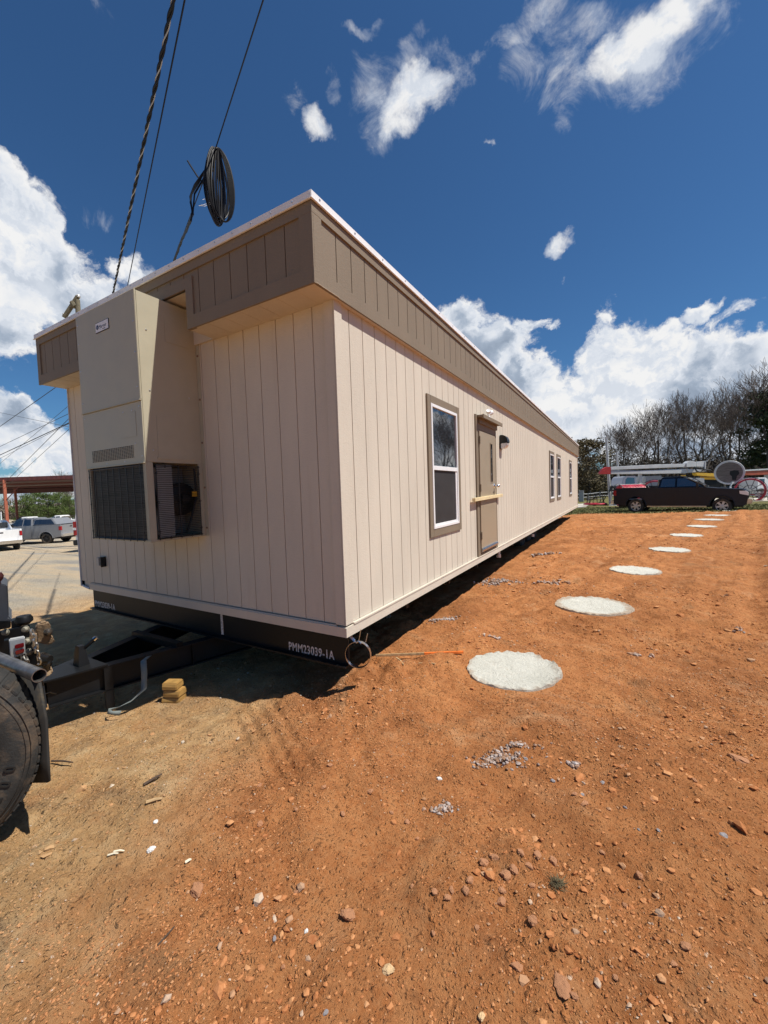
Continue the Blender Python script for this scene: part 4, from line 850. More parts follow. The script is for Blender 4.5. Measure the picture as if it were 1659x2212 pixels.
Mt['muddychrome']=mat('mud_splashed_chrome',(.55,.52,.42),.3,.6,var=.2,dirt=((.42,.33,.16),.5),obj=True)
rimS=mat('silver_rim',(.55,.55,.56),.35,.6,var=.1,dirt=((.25,.16,.1),.15)); rimB=mat('black_rim',(.015,.015,.016),.5)
ra=Vector((2.72,26.8,0)); rb_=Vector((6.55,25.9,0)); dd=(rb_-ra); mid=(ra+rb_)/2; WBk=dd.length
pickup('pickup_truck','very dark blue pickup truck parked side on at the edge of the grass',Mt['navyp'],(mid.x+dd.x*.04,mid.y+dd.y*.04,-.72),math.atan2(dd.y,dd.x),rimS,WB=WBk/1.05,bumper='muddychrome',lower=Mt['muddychrome']).scale=(1.05,1.05,1.09)
# silver pickup with black bed cap rack, white ones, on the parking lot
def gpt(q,d):  # world point under a pixel at camera depth d, on the ground
    p=spot(*q,d); return Vector((p.x,p.y,gz1(p.x,p.y)))
rw=gpt(z9(820,1235),29.6); ax=-RH; c=rw+ax*(3.56/2)+NH*.9
pickup('pickup_truck','silver pickup truck with capped bed parked on the gravel lot','' or Mt['silver'],(c.x,c.y,gz1(c.x,c.y)+.0),math.atan2(ax.y,ax.x),rimB,cap=True,WB=3.56)
wc=gpt(z9(405,1300),25.5); hd=(NH*.62-RH*.78).normalized(); c=wc-(NH*.78+RH*.62)*.98+hd*3.02
pickup('pickup_truck','white pickup truck seen from behind, cut by the left edge of the photo',Mt['whitep'],(c.x,c.y,gz1(c.x,c.y)),math.atan2(hd.y,hd.x),rimB,WB=3.56)
for q,d,l in ((z9(1060,1000),48,'white pickup parked far off behind the silver truck, seen above its tailgate'),(z9(500,1000),46,'white pickup parked far off, its roof just above the silver cab')):
    c=gpt(q,d); pickup('pickup_truck',l,Mt['whitep'],(c.x,c.y,c.z),math.atan2(-RH.y,-RH.x),rimB,WB=3.5)
# white van mostly hidden behind the building
c=gpt(z9(1310,1420),20.5)+RH*1.03+NH*2.4; o=empty('van',(c.x,c.y,c.z),math.atan2(NH.y,NH.x),'white van behind the building, only its edge and red tail light showing','van')
m=MB(); prof=[(-1.0,.35),(-1.02,1.2),(-.97,1.8),(-.86,2.35),(-.7,2.5),(.7,2.5),(.86,2.35),(.97,1.8),(1.02,1.2),(1.0,.35)]
m.prism(prof,-2.4,2.6,'x'); m.build('body',Mt['whitep'],o,bevel=.05,smooth=True)
for s in (-1,1):
    m=MB(); m.box((-2.46,s*.86,.85),(-2.38,s*1.03,1.55)); m.build('tail_light',Mt['tail'],o,bevel=.01)
    m=MB(); m.box((-2.47,s*.88,1.12),(-2.41,s*1.04,1.24)); m.build('reverse_light',Mt['lite'],o)
    for xx in (-1.5,1.7): wheel(o,xx,s*.88,.36,rimS,5,s)
m=MB(); m.box((-2.56,-1.02,.35),(-2.36,1.02,.62)); m.build('rear_bumper',Mt['wire'],o,bevel=.03)
for s in (-1,1): m=MB(); m.box((-2.43,s*.08,1.5),(-2.39,s*.8,2.15)); m.build('rear_window',Mt['carglass'],o,bevel=.01)
# ------------------------------------------------------------------ machinery behind the dark pickup
DW=34.
class WB_(BB):
    def __init__(s,org): MB.__init__(s); s.org=org
def img(pts,d,f=z8): return [spot(*f(*p),d) for p in pts]
def plate(m,pts,d,th,f=z8):
    P=img(pts,d,f); n=len(P); b=[p+NH*th for p in P]; m.add(P+b,[tuple(range(n)),tuple(range(2*n-1,n-1,-1))]+[(i,(i+1)%n,(i+1)%n+n,i+n) for i in range(n)])
og=gpt(z8(700,400),DW); BT=empty('bucket_truck',og,0,'white bucket truck with long folded boom and red boom tip behind the dark pickup','bucket truck')
whiteg=mat('fibreglass_white',(.62,.63,.62),.45,var=.12,vs=1.5); greyb=mat('grey_body',(.36,.38,.40),.5,var=.1); redp=mat('red_paint',(.42,.03,.025),.45,var=.15); yel=mat('yellow_boom',(.62,.38,.04),.5,var=.15)
m=WB_(og); plate(m,[(272,130),(700,108),(940,103),(940,133),(700,142),(272,160)],DW,.3); m.build('upper_boom',whiteg,BT,bevel=.03,smooth=True)
m=WB_(og); plate(m,[(272,160),(500,165),(960,147),(990,170),(940,188),(640,194),(272,196)],DW+.05,.3); m.build('lower_boom',greyb if False else whiteg,BT,bevel=.03,smooth=True)
m=WB_(og); plate(m,[(176,190),(205,150),(240,131),(272,131),(272,196),(190,197)],DW-.03,.36); m.build('boom_tip',redp,BT,bevel=.02)
m=WB_(og); plate(m,[(940,100),(965,78),(1000,80),(1030,90),(1030,130),(940,135)],DW-.1,.5); plate(m,[(1030,85),(1112,80),(1112,135),(1030,130)],DW-.05,.6); plate(m,[(1105,78),(1116,78),(1112,175),(1100,175)],DW-.1,.3); plate(m,[(940,150),(1100,150),(1100,172),(960,185)],DW,.5); m.build('turret',whiteg,BT,bevel=.03)
m=WB_(og); 
for a in range(3): m.tube(img([(1010,130+6*a),(1030,165+5*a),(1060,178),(1085,160),(1090,135)],DW-.15),.03,6)
m.tube(img([(1060,140),(1105,155),(1155,160)],DW-.12),.05,6); m.build('hydraulic_hose',Mt['wire'],BT)
m=WB_(og); plate(m,[(375,300),(380,240),(400,213),(500,210),(515,300)],DW+.3,1.8); cb=m.build('cab',Mt['whitep'],BT,bevel=.06,smooth=True)
m=WB_(og); plate(m,[(400,285),(405,240),(420,226),(480,226),(485,285)],DW+.28,.1); m.build('cab_window',Mt['carglass'],cb)
m=WB_(og); plate(m,[(526,190),(548,190),(548,310),(526,310)],DW+.2,.2); m.build('boom_rest',whiteg,BT)
m=WB_(og); plate(m,[(583,212),(722,208),(722,300),(583,300)],DW+.3,1.6); plate(m,[(722,222),(1100,230),(1100,300),(722,300)],DW+.5,1.4); m.build('utility_body',greyb,BT,bevel=.03)
m=WB_(og); plate(m,[(375,300),(1110,300),(1110,350),(375,350)],DW+.3,1.9); m.build('chassis',Mt['black'],BT)
m=WB_(og); plate(m,[(905,203),(935,203),(935,214),(905,214)],DW+.2,.2); m.build('beacon',mat('amber_beacon',(.9,.5,.03),.3),BT)
for xx in (450,1010):
    m=WB_(og); T=frame(spot(*z8(xx,365),DW+.25),RH,UP); m.lathe([(.2,-.15),(.45,-.15),(.5,0),(.45,.12),(.0,.1)],28,T); m.build('wheel',Mt['rubber'],BT,smooth=True)
# yellow digger boom
og=gpt(z8(1130,400),38); o=empty('digger_truck',og,0,'yellow derrick boom resting behind the wooden cable drum','crane')
m=WB_(og); plate(m,[(1020,182),(1225,190),(1235,210),(1225,222),(1030,206)],38,.5); plate(m,[(1090,222),(1230,226),(1230,245),(1090,242)],38.3,.5); m.build('boom',yel,o,bevel=.03)
m=WB_(og); plate(m,[(1100,245),(1240,250),(1240,350),(1100,350)],38.4,1.6); m.build('deck',Mt['black'],o)
# wooden drum on a trailer
dc=spot(*z8(1318,182),33.); og=gpt(z8(1318,400),33.); o=empty('cable_drum',og,0,'huge wooden cable drum with white rim on a trailer behind the pickup hood','cable drum')
tocam=(CAM-dc); tocam.z=0; tocam.normalize(); sd=Vector((-tocam.y,tocam.x,0)); T=frame(dc,sd,UP)
if T.to_3x3().col[2].dot(tocam)<0: T=frame(dc,-sd,UP)
Rd=.98; wood=mat('weathered_grey_wood',(.20,.17,.15),.85,var=.4,vs=3,aniso=(1,1,9),bump=.4,bs=8)
m=WB_(og); m.lathe([(0,-.05),(Rd-.14,-.05),(Rd-.14,-.0),(0,0.)],48,T); m.lathe([(0,-1.0),(Rd,-1.0),(Rd,-.93),(0,-.93)],48,T); fl=m.build('flange',wood,o)
m=WB_(og); m.lathe([(Rd-.145,-.06),(Rd-.14,.02),(Rd-.02,.02),(Rd,.0),(Rd,-.08),(Rd-.145,-.08)],48,T); m.build('rim',whiteg,o)
m=WB_(og); m.lathe([(Rd-.04,-.93),(Rd-.04,-.08)],40,T); m.build('wrap',whiteg,o,recalc=False,smooth=True)
m=WB_(og); m.prism([(.18,-.6),(.42,-.62),(.48,-.3),(.62,-.12),(.56,.14),(.30,.18),(.04,.10),(.02,-.15),(.16,-.32)],.004,.02,'z',T); m.build('drum_hub',Mt['wire'],o)
m=WB_(og); 
for k in range(7): m.box((-.75+0*.1,-.62+k*.19,.0005),(.75,-.612+k*.19,.004),T)
m.build('plank_gap',Mt['darkgap'],fl)
# trailer under it and the red reel
og=gpt(z8(1500,420),31.5); o=empty('reel_trailer',og,0,'white flatbed trailer under the red hose reel at the right edge','trailer')
m=WB_(og); plate(m,[(1290,345),(1720,352),(1720,362),(1290,358)],31.5,1.8); plate(m,[(1430,362),(1720,366),(1720,392),(1450,388)],31.6,.12); m.build('deck',whiteg,o,bevel=.01)
m=WB_(og); plate(m,[(1490,371),(1545,372),(1545,380),(1490,379)],31.58,.02); plate(m,[(1590,373),(1640,374),(1640,382),(1590,381)],31.58,.02); m.build('reflector',redp,o)
m=WB_(og); plate(m,[(1290,420),(1310,358),(1345,262),(1365,262),(1335,300),(1345,350),(1320,420)],31.9,.1); m.tube(img([(1580,390),(1582,425)],31.6),.05,8); m.tube(img([(1700,390),(1700,430)],31.6),.3,16); m.build('trailer_stand',whiteg,o)
rc=spot(*z8(1500,340),31.9); og=rc.copy(); og.z=gz1(rc.x,rc.y); o=empty('hose_reel',og,0,'reel of red plastic conduit in a black wire frame on the white trailer','hose reel')
redc=mat('red_conduit',(.55,.035,.06),.35,var=.25,vs=2); pink=mat('pink_red_conduit',(.72,.09,.13),.35,var=.3,vs=3)
def reel(center,Rr,w,o,og,mt,rows=7,lay=2,nrm=None,ri=None):
    nrm=nrm or tocam; s=Vector((-nrm.y,nrm.x,0)); T=frame(center,s,UP)
    m=WB_(og)
    for j in range(rows):
        for l in range(lay):
            zz=(j/(rows-1)-.5)*w; rr=Rr-l*.06+random.uniform(-.012,.012)
            m.tube([T@Vector((rr*math.cos(a),rr*math.sin(a),zz+random.uniform(-.01,.01))) for a in np.linspace(0,2*math.pi,40,endpoint=False)],.032,5,closed=True)
    m.build('conduit',mt,o,smooth=True)
    m=WB_(og); ro=Rr+.09
    for e in (-1,1):
        for rr in (ro,Rr*.45): m.tube([T@Vector((rr*math.cos(a),rr*math.sin(a),e*w*.62)) for a in np.linspace(0,2*math.pi,30,endpoint=False)],.014,5,closed=True)
        for k in range(10):
            a=k*math.pi/5; m.tube([T@Vector((.1*math.cos(a),.1*math.sin(a),e*w*.62)),T@Vector((ro*math.cos(a),ro*math.sin(a),e*w*.62))],.012,4)
    for k in range(10): a=k*math.pi/5; m.tube([T@Vector((ro*math.cos(a),ro*math.sin(a),-w*.62)),T@Vector((ro*math.cos(a),ro*math.sin(a),w*.62))],.012,4)
    m.build('reel_frame',Mt['wire'],o)
reel(rc,.93,.8,o,og,redc)
for (cx,cy,d,r,w,nr,l) in ((445,385,30.5,.80,1.55,RH*1.0,'wide reel of pink red conduit standing behind the pickup bed'),(955,350,31.,.95,.5,tocam,'reel of pink red conduit seen through the pickup cab windows'),(660,360,32.,.95,.35,tocam,'narrow reel of pink red conduit half hidden just behind the pickup cab')):
    c=spot(*z8(cx,cy),d); og=c.copy(); og.z=gz1(c.x,c.y); o=empty('hose_reel',og,0,l,'hose reel'); reel(c,r,w,o,og,pink,rows=16 if w>1 else 6,nrm=nr)
# empty wire reel stand with red base
c=gpt(z8(135,430),36); o=empty('reel_stand',c,0,'black wire reel cage on a red base standing on the grass by the building end','reel stand')
m=MB()
for k in range(14):
    a=2*math.pi*k/14; x,y=.62*math.cos(a),.62*math.sin(a); m.tube([(x*1.2,y*1.2,.1),(x*1.05,y*1.05,.5),(x,y,.95),(x*.3,y*.3,1.0)],.014,4)
for k in range(5): m.tube([(random.uniform(-.9,.9),random.uniform(-.5,.5),.05),(random.uniform(-.4,1.2),random.uniform(-.5,.5),1.3)],.016,4)
m.tube([(.2,-.3,.1),(1.35,-.1,1.7)],.02,4); m.tube([(.5,.2,.1),(1.35,-.1,1.7)],.02,4)
m.tube([(.75*math.cos(a),.75*math.sin(a),.6) for a in np.linspace(0,6.28,24,endpoint=False)],.014,4,closed=True); m.build('cage',Mt['wire'],o)
m=MB(); m.tube([(.85*math.cos(a),.85*math.sin(a),.13) for a in np.linspace(0,6.28,24,endpoint=False)],.08,6,closed=True); m.box((-.95,-.1,.06),(.95,.1,.14)); m.box((-.1,-.9,.06),(.1,.9,.14)); m.build('base',redc,o,smooth=True)
m=MB(); m.tube([(1.1,-.4,.25),(1.8,-.1,.28)],.09,10); m.build('hub_pipe',whiteg,o)
# white service truck cab and second boom at the right edge
og=gpt(z8(1640,400),36); o=empty('service_truck',og,0,'white truck cab partly visible behind the red reel at the right edge','truck')
m=WB_(og); plate(m,[(1570,225),(1650,225),(1680,262),(1760,275),(1770,345),(1560,345)],36,1.9); m.build('cab',Mt['whitep'],o,bevel=.06,smooth=True)
m=WB_(og); plate(m,[(1590,236),(1630,236),(1630,275),(1600,285)],35.97,.05); m.build('cab_window',Mt['carglass'],o)
for xx in (1600,1720):
    m=WB_(og); T=frame(spot(*z8(xx,370),35.95),RH,UP); m.lathe([(.2,-.15),(.45,-.15),(.5,0),(.45,.12),(.0,.1)],24,T); m.build('wheel',Mt['rubber'],o,smooth=True)
og=gpt(z8(1640,400),40); o=empty('crane_truck',og,0,'second boom, white above orange red, running out of the right edge of the photo','crane')
m=WB_(og); plate(m,[(1448,158),(1800,138),(1800,152),(1448,170)],40,.5); m.build('upper_boom',whiteg,o,bevel=.02)
m=WB_(og); plate(m,[(1448,171),(1800,153),(1800,196),(1500,206),(1448,200)],40.05,.5); m.build('lower_boom',mat('orange_red_boom',(.42,.10,.05),.5,var=.15),o,bevel=.02)
m=WB_(og); plate(m,[(1690,190),(1760,190),(1760,420),(1690,420)],40.2,.8); m.build('pedestal',whiteg,o)
# poles behind
def pole(q0,q1,d,r,label,mt,cat='pole',extra=None,r2=None):
    b=gpt(q0,d); t=spot(*q1,d); o=empty('pole' if not extra else extra,b,0,label,cat); m=MB(); m.tube([(0,0,0),t-b],[r,r2 or r*.8],12); m.build('shaft',mt,o,smooth=True); return o,t-b
galv=mat('galvanised_pole',(.50,.50,.49),.5,.3,var=.1)
pole(z5(402,1080),z5(368,615),37,.13,'tall leaning galvanised pole, the left one of two by the bucket truck',galv)
pole(z5(477,1040),z5(453,735),39,.11,'shorter galvanised pole right of the taller leaning pole',galv)
p,tt=pole(z5(788,900),z5(783,640),58,.14,'dark wooden street light pole among the bare trees',mat('pole_wood',(.06,.045,.035),.9),'street light','street_light')
m=MB(); m.tube([tt-Vector((0,0,2.6)),tt-Vector((0,0,2.3))+RH*1.0],.03,6); m.build('arm',galv,p); m=MB(); m.box((-.3,-.12,-.08),(.3,.12,.06),Matrix.Translation(tt-Vector((0,0,2.32))+RH*1.2)); m.build('lamp_head',whiteg,p,bevel=.03)
# rail fence and cabinet in the far distance by the building end
c=gpt(z5(170,1050),48); o=empty('utility_cabinet',c,0,'small grey utility cabinet far off beside the building end','cabinet'); m=MB(); m.box((-.25,-.2,0),(.25,.2,1.25)); m.box((-.28,-.23,1.25),(.28,.23,1.32)); m.build('body',greyb,o,bevel=.02)
m=MB(); m.box((-.21,-.206,.15),(.21,-.2,1.1)); m.build('door',greyb,o)
a=gpt(z5(-150,1040),50); b=gpt(z5(2200,1040),50); o=empty('rail_fence',a,0,'low grey rail fence along the far road before the trees','fence'); m=MB(); d=b-a; nn=26
a0=Vector((0,0,0))
for k in range(nn): p=d*(k/(nn-1)); p.z=gz1(a.x+p.x,a.y+p.y)-a.z; m.box((p.x-.05,p.y-.05,p.z),(p.x+.05,p.y+.05,p.z+.95))
m.build('post',greyb,o); m=MB()
for h in (.45,.85):
    for k in range(nn-1):
        p=d*(k/(nn-1)); q=d*((k+1)/(nn-1)); p.z=gz1(a.x+p.x,a.y+p.y)-a.z+h; q.z=gz1(a.x+q.x,a.y+q.y)-a.z+h; m.tube([p,q],.035,5)
m.build('rail',greyb,o)
# ------------------------------------------------------------------ red canopy on the left
cp=spot(*z9(125,860),50); cg=gpt(z9(125,860),50)
og=Vector((cg.x,cg.y,cg.z)); o=empty('open_shed',og,0,'dark red steel open shed roof on slim red columns across the parking lot','shed')
maroon=mat('maroon_sheet',(.13,.035,.03),.5,var=.2); redcol=mat('red_oxide',(.38,.11,.06),.6,var=.15)
zt=spot(*z9(600,78),50).z; zb=spot(*z9(600,300),50).z
A0=og-RH*14; A1=og+RH*34
m=WB_(og); 
def P3(s,dn,z): p=og+RH*s+NH*dn; return Vector((p.x,p.y,z))
q=[P3(-14,0,zt),P3(34,0,zt),P3(34,14,zt-.9),P3(-14,14,zt-.9)]; qb=[p-UP*.06 for p in q]; m.add(q+qb,[(0,1,2,3),(7,6,5,4),(0,4,5,1),(1,5,6,2),(2,6,7,3),(3,7,4,0)]); m.build('roof',maroon,o)
m=WB_(og); n=160; vs=[]
for k in range(n+1):
    s=-14+48*k/n
    for z in (zt-.05,zt-.45): vs.append(P3(s,-.05-.03*(k%2),z))
m.add(vs,[(2*i,2*i+2,2*i+3,2*i+1) for i in range(n)]); m.build('fascia',maroon,o,recalc=False)
m=WB_(og); 
for dn,zz in ((.3,zt-.55),(4.5,zt-.8),(9,zt-1.05),(13.5,zt-1.3)):
    a=P3(-14,dn,zz); b=P3(34,dn,zz); m.add([a,b,b+UP*.25,a+UP*.25,a+NH*.12,b+NH*.12,b+NH*.12+UP*.25,a+NH*.12+UP*.25],[(0,1,2,3),(7,6,5,4),(0,4,5,1),(1,5,6,2),(2,6,7,3),(3,7,4,0)])
m.build('purlin',maroon,o)
m=WB_(og); q=[P3(-14,13.9,zt-.9),P3(34,13.9,zt-.9),P3(34,13.9,zb-.1),P3(-14,13.9,zb-.1)]; q2=[p+NH*.08 for p in q]; m.add(q+q2,[(0,1,2,3),(7,6,5,4),(0,4,5,1),(1,5,6,2),(2,6,7,3),(3,7,4,0)]); m.build('rear_fascia',maroon,o)
for s in (0,11,22,33,-11):
    for dn in (0.,13.5):
        m=WB_(og); p=P3(s,dn,0); g0=gz1(p.x,p.y); m.box((p.x-.14,p.y-.14,g0),(p.x+.14,p.y+.14,zt-.3)); m.build('column',redcol,o)
m=WB_(og); m.tube([P3(.1,.0,zb-1.2),P3(1.8,.0,zb+.4)],.05,6); m.tube([P3(11-.1,.0,zb-1.2),P3(11-1.8,.0,zb+.4)],.05,6); m.build('knee_brace',maroon,o)
c=gpt(z9(5,880),46); o=empty('sign_board',c,0,'pale green and white board standing at the left edge behind the white pickup','sign'); T=frame((0,0,0),RH,UP)
m=MB(); m.box((-.9,.3,-.02),(.12,2.5,.02),T); m.build('panel',mat('pale_green_panel',(.35,.5,.38),.6,var=.2),o); m=MB(); m.box((.12,.0,-.03),(.2,2.6,.03),T); m.box((-.98,.0,-.03),(-.9,2.6,.03),T); m.build('post',Mt['white'],o)
# picket fence beyond the lot
a=gpt(z9(700,960),60); b=gpt(z9(2400,960),60); o=empty('picket_fence',a,0,'low white picket fence beyond the parked trucks','fence'); m=MB(); d=b-a; d.z=0; Ld=d.length; dn=d.normalized(); k=0
while k*.3<Ld:
    p=dn*(k*.3); m.box((p.x-.05,p.y-.05,0),(p.x+.05,p.y+.05,1.1)); k+=1
m.build('picket',Mt['white'],o); m=MB(); m.tube([(0,0,.35),dn*Ld+UP*.35],.04,4); m.tube([(0,0,.85),dn*Ld+UP*.85],.04,4); m.build('rail',Mt['white'],o)
# ------------------------------------------------------------------ overhead lines
cab=mat('cable_black',(.006,.006,.008),.5,spec=.2); cg_=mat('bare_aluminium',(.35,.34,.33),.4,.6)
def sagline(A,Bp,n,sag): return [A.lerp(Bp,t)-UP*sag*4*t*(1-t) for t in np.linspace(0,1,n)]
P1=spot(374,0,5.2); P2=spot(250,605,12); d=P2-P1; A=P1-d*.9; E=P2+d*1.3
o=empty('service_cable',A,0,'thick twisted overhead power cable, leftmost of the three crossing the sky','cable')
for j,(mm,r) in enumerate(((cab,.016),(cab,.016),(cg_,.010))):
    m=MB(); Ln=(E-A).length; n=int(Ln/.055); dn=(E-A).normalized(); s1=dn.orthogonal().normalized(); s2=dn.cross(s1); pts=[]
    for k in range(n):
        t=k/(n-1); ph=2*math.pi*(k*.055/.62)+j*2.094; pts.append((E-A)*t+(s1*math.cos(ph)+s2*math.sin(ph))*.017)
    m.tube(pts,r,5); m.build('conductor',mm,o,smooth=True,recalc=False)
P1=spot(399,0,5.2); P2=spot(278,605,12); d=P2-P1; A=P1-d*.9; E=P2+d*1.3
m=MB(); m.tube([Vector((0,0,0)),E-A],.011,6); o=m.build('overhead_wire',cab); o.location=A; tag(o,'thin overhead wire just right of the twisted cable','wire')
C1=spot(*zA(1405,0),4.2); C2=spot(*zA(1078,1020),5.6); C3=spot(*zA(785,1805),8.2); C4=C3+(C3-C2)*1.2
m=MB(); st=C1-(C2-C1)*.9; m.tube([Vector((0,0,0)),C2-st,C3-st,C4-st],.008,6); o=m.build('support_strand',cab); o.location=st; tag(o,'thin steel strand running down to the roof, carrying the hanging coil','wire')
# hanging coil of slack cable
o=empty('cable_coil',C2,0,'coil of slack black cable hanging from the strand above the roof','cable coil')
m=MB(); sd=(RH*.45+NH*.9).normalized(); 
for k in range(17):
    w=.04+.026*k; h=random.uniform(.45,.52); ph=random.uniform(-.35,.35); pl_=(sd*math.cos(ph)+Vector((-sd.y,sd.x,0))*math.sin(ph)); off=RH*random.uniform(-.03,.05); cz=-h-random.uniform(0,.02)
    m.tube([off+pl_*(w*.5*math.sin(a)*(1-.35*max(0,math.cos(a))))+UP*(cz+h*math.cos(a)) +RH*(-.01*(1-math.cos(a)))for a in np.linspace(0,2*math.pi,36,endpoint=False)],.0105,6,closed=True)
for k in range(6):
    w=.34+.04*k; h=.50; m.tube([RH*(.04*(1-math.cos(a)))+RH*(w*.33*math.sin(a))+UP*(-h+h*math.cos(a)) for a in np.linspace(0,2*math.pi,36,endpoint=False)],.0105,6,closed=True)
m.build('loops',cab,o,smooth=True,recalc=False)
m=MB()
for q in ([(1060,1180),(1000,1180),(930,1280),(900,1360),(915,1470),(905,1530)],[(1060,1150),(990,1200),(960,1260),(910,1340),(902,1400),(920,1475)],[(1050,1300),(1010,1290),(950,1220),(905,1150),(882,1112)],[(1040,1130),(1020,1180),(990,1240),(930,1340),(918,1480)]):
    m.tube([spot(*zA(*a),5.65)-C2 for a in q],.012,6)
m.tube([spot(*zA(*a),5.6)-C2 for a in [(1048,1050),(1035,1150),(1025,1200),(1040,1250)]],.035,8); m.build('tail',cab,o,smooth=True,recalc=False)
m=MB(); q=[(915,1480),(895,1540),(870,1600),(850,1640),(830,1690),(812,1740),(790,1800)]; dz=[5.7,6.0,6.5,6.9,7.3,7.7,8.2]
for j in range(3): m.tube([spot(*zA(a[0]+6*math.sin(i*2+j*2.1),a[1]),d)-C2 for i,(a,d) in enumerate(zip(q,dz))],.014,6)
m.build('lashed_cable',cab,o,smooth=True,recalc=False)
m=MB()
for q in ([(1040,1390),(1000,1375),(985,1380)],[(1040,1400),(990,1415),(960,1422)],[(1040,1410),(1000,1425),(965,1420)]): m.tube([spot(*zA(*a),5.55)-C2 for a in q],.004,4)
m.build('loose_conductor',Mt['alu'],o)
# utility pole whose top shows over the roof
pd=24.; t=spot(*z1(500,262),pd); b=Vector((t.x-.2,t.y,gz1(t.x,t.y))); o=empty('utility_pole',b,0,'weathered wooden utility pole, its top and insulators showing above the left roof edge','utility pole')
polew=mat('old_pole_wood',(.16,.14,.09),.9,var=.3,bump=.4,bs=20)
m=MB(); m.tube([(0,0,0),t-b-UP*.2],[.19,.13],12); m.build('shaft',polew,o,smooth=True)
q0=spot(*z1(415,400),pd)-b; q1=spot(*z1(505,262),pd)-b; m=MB(); m.tube([q0,q1],.12,8); m.tube([spot(*z1(470,300),pd)-b,spot(*z1(490,330),pd)-b],.16,8); m.build('crossarm',polew,o,smooth=True)
m=MB(); 
for q in ((418,384),(508,264)): 
    c=spot(*z1(*q),pd)-b; m.lathe([(0,.12),(.09,.1),(.11,.04),(.09,0),(.11,-.03),(.06,-.06),(0,-.06)],14,frame(c,RH,NH))
m.build('insulator',mat('glazed_insulator',(.6,.6,.58),.2),o,smooth=True)
top=[t.copy()]
# lines low in the left sky
for k,(qa,qb,r,l) in enumerate((((0,1105),(365,848),.022,'overhead wire leaving the eave at the upper left, highest of the left bundle'),((0,1235),(450,1020),.016,'thin overhead wire below the sagging one at the left'),((0,1290),(455,1078),.028,'thickest black overhead cable crossing the clouds at the left'),((0,1312),(440,1090),.012,'thin wire hugging the thickest cable at the left'),((0,1015),(455,1110),.012,'thin wire running down rightward across the left clouds'),((60,1440),(450,1050),.016,'steep wire rising from the shed roof to the building edge'),((100,1440),(455,1115),.012,'steep thin wire right of the other rising from the shed'),((0,1345),(445,970),.010,'thinnest wire among the left bundle'))):
    a=spot(*z1(*qa),40-k); b=spot(*z1(*qb),30-k); d=b-a; A=a-d*.8; E=b+d*1.2; m=MB(); pts=sagline(A,E,14,.0); m.tube([p-A for p in pts],r*1.1,5); o=m.build('overhead_wire',cab,recalc=False); o.location=A; tag(o,l,'wire')
# ------------------------------------------------------------------ trees
barkg=mat('grey_bark',(.10,.085,.07),.9,var=.3,vs=2); twigm=mat('twig_bark',(.125,.10,.085),.9,var=.25,vs=1)
def bare_tree(seed,H=18,spread=.36,levels=6,lean=0):
    rr=random.Random(seed); T=[];Tw=[]
    def seg(p,d,l,r,lev):
        n=3 if lev<3 else 2; pts=[p]; q=p; dd=d
        for k in range(n):
            dd=(dd+Vector((rr.gauss(0,.08),rr.gauss(0,.08),rr.gauss(.05,.04)))).normalized(); q=q+dd*(l/n); pts.append(q)
        r2=r*.62; (T if lev<2 else Tw).append((pts,[r+(r2-r)*k/n for k in range(n+1)],lev))
        if lev>=levels: return
        nb=[3,4,3,3,3,3,3][lev]
        for k in range(nb):
            t=rr.uniform(.35,1.0) if k else 1.
            i=min(int(t*n),n-1); base=pts[i].lerp(pts[i+1],t*n-i) if t<1 else q
            a=rr.uniform(0,6.28); o1=dd.orthogonal().normalized(); o2=dd.cross(o1); sp=spread*rr.uniform(.6,1.3)*(1.15 if k else .4)
            nd=(dd+(o1*math.cos(a)+o2*math.sin(a))*sp*1.5+UP*(.22 if lev>0 else .05)).normalized()
            seg(base,nd,l*rr.uniform(.62,.82),max(r2*rr.uniform(.55,.85),.012),lev+1)
    seg(Vector((0,0,0)),Vector((lean,0,1)).normalized(),H*.30,H*.016,0)
    m1=MB(); 
    for pts,rs,l in T: m1.tube(pts,rs,7,cap=False)
    m2=MB()
    for pts,rs,l in Tw: m2.tube(pts,[max(x,.017) for x in rs],3,cap=False)
    mx=max(v[2] for v in m2.v); s=H/mx
    for mm in (m1,m2): mm.v=[(a*s,b*s,c*s) for a,b,c in mm.v]
    return m1,m2
def make_bare(seed,H,**k):
    m1,m2=bare_tree(seed,H,**k); o=empty('bare_tree'); m1.build('trunk',barkg,o,smooth=True,recalc=False); m2.build('crown',twigm,o,recalc=False); return o
protos=[make_bare(3,18,spread=.46),make_bare(8,18,spread=.40),make_bare(21,18,spread=.55),make_bare(34,18,spread=.44)]; used=[False]*4
cnt=[0]
def put_bare(q,topy,d,label,k,group='leafless trees along the far edge'):
    b=gpt(q,d); tz=spot(q[0],topy,d).z; H=tz-b.z; p=protos[k]
    if used[k]: o=copy_tree(p)
    else: o=p; used[k]=True
    o.location=b; o.rotation_euler=(0,0,random.uniform(0,6)); s=H/18; o.scale=(s,s,s); tag(o,label,'tree',group)
zx=lambda x:z5(x,1000)
ty=lambda y:z5(0,y)[1]
for (x,yt,d,k,l) in ((330,500,60,0,'leftmost leafless tree, just right of the brown leaved oak'),(480,455,62,1,'leafless tree rising behind the tall leaning poles'),(620,350,64,2,'broad leafless tree right of the leaning poles'),(745,340,58,3,'leafless tree behind the street light pole'),(860,245,60,0,'leafless tree directly above the middle of the bucket truck boom'),(985,235,63,1,'leafless tree just left of the tallest middle one'),(1075,180,60,2,'tallest leafless tree in the middle of the row'),(1185,245,58,3,'leafless tree right of the tallest middle one'),(1300,215,60,1,'slim leafless tree above the wooden cable drum'),(1400,230,52,0,'leafless tree right of the wooden drum, forked low'),(1560,120,50,2,'leafless tree before the dark evergreen at the right'),(1680,-30,46,3,'highest leafless tree, cut by the right edge of the photo')):
    put_bare(zx(x),ty(yt),d,l,k)
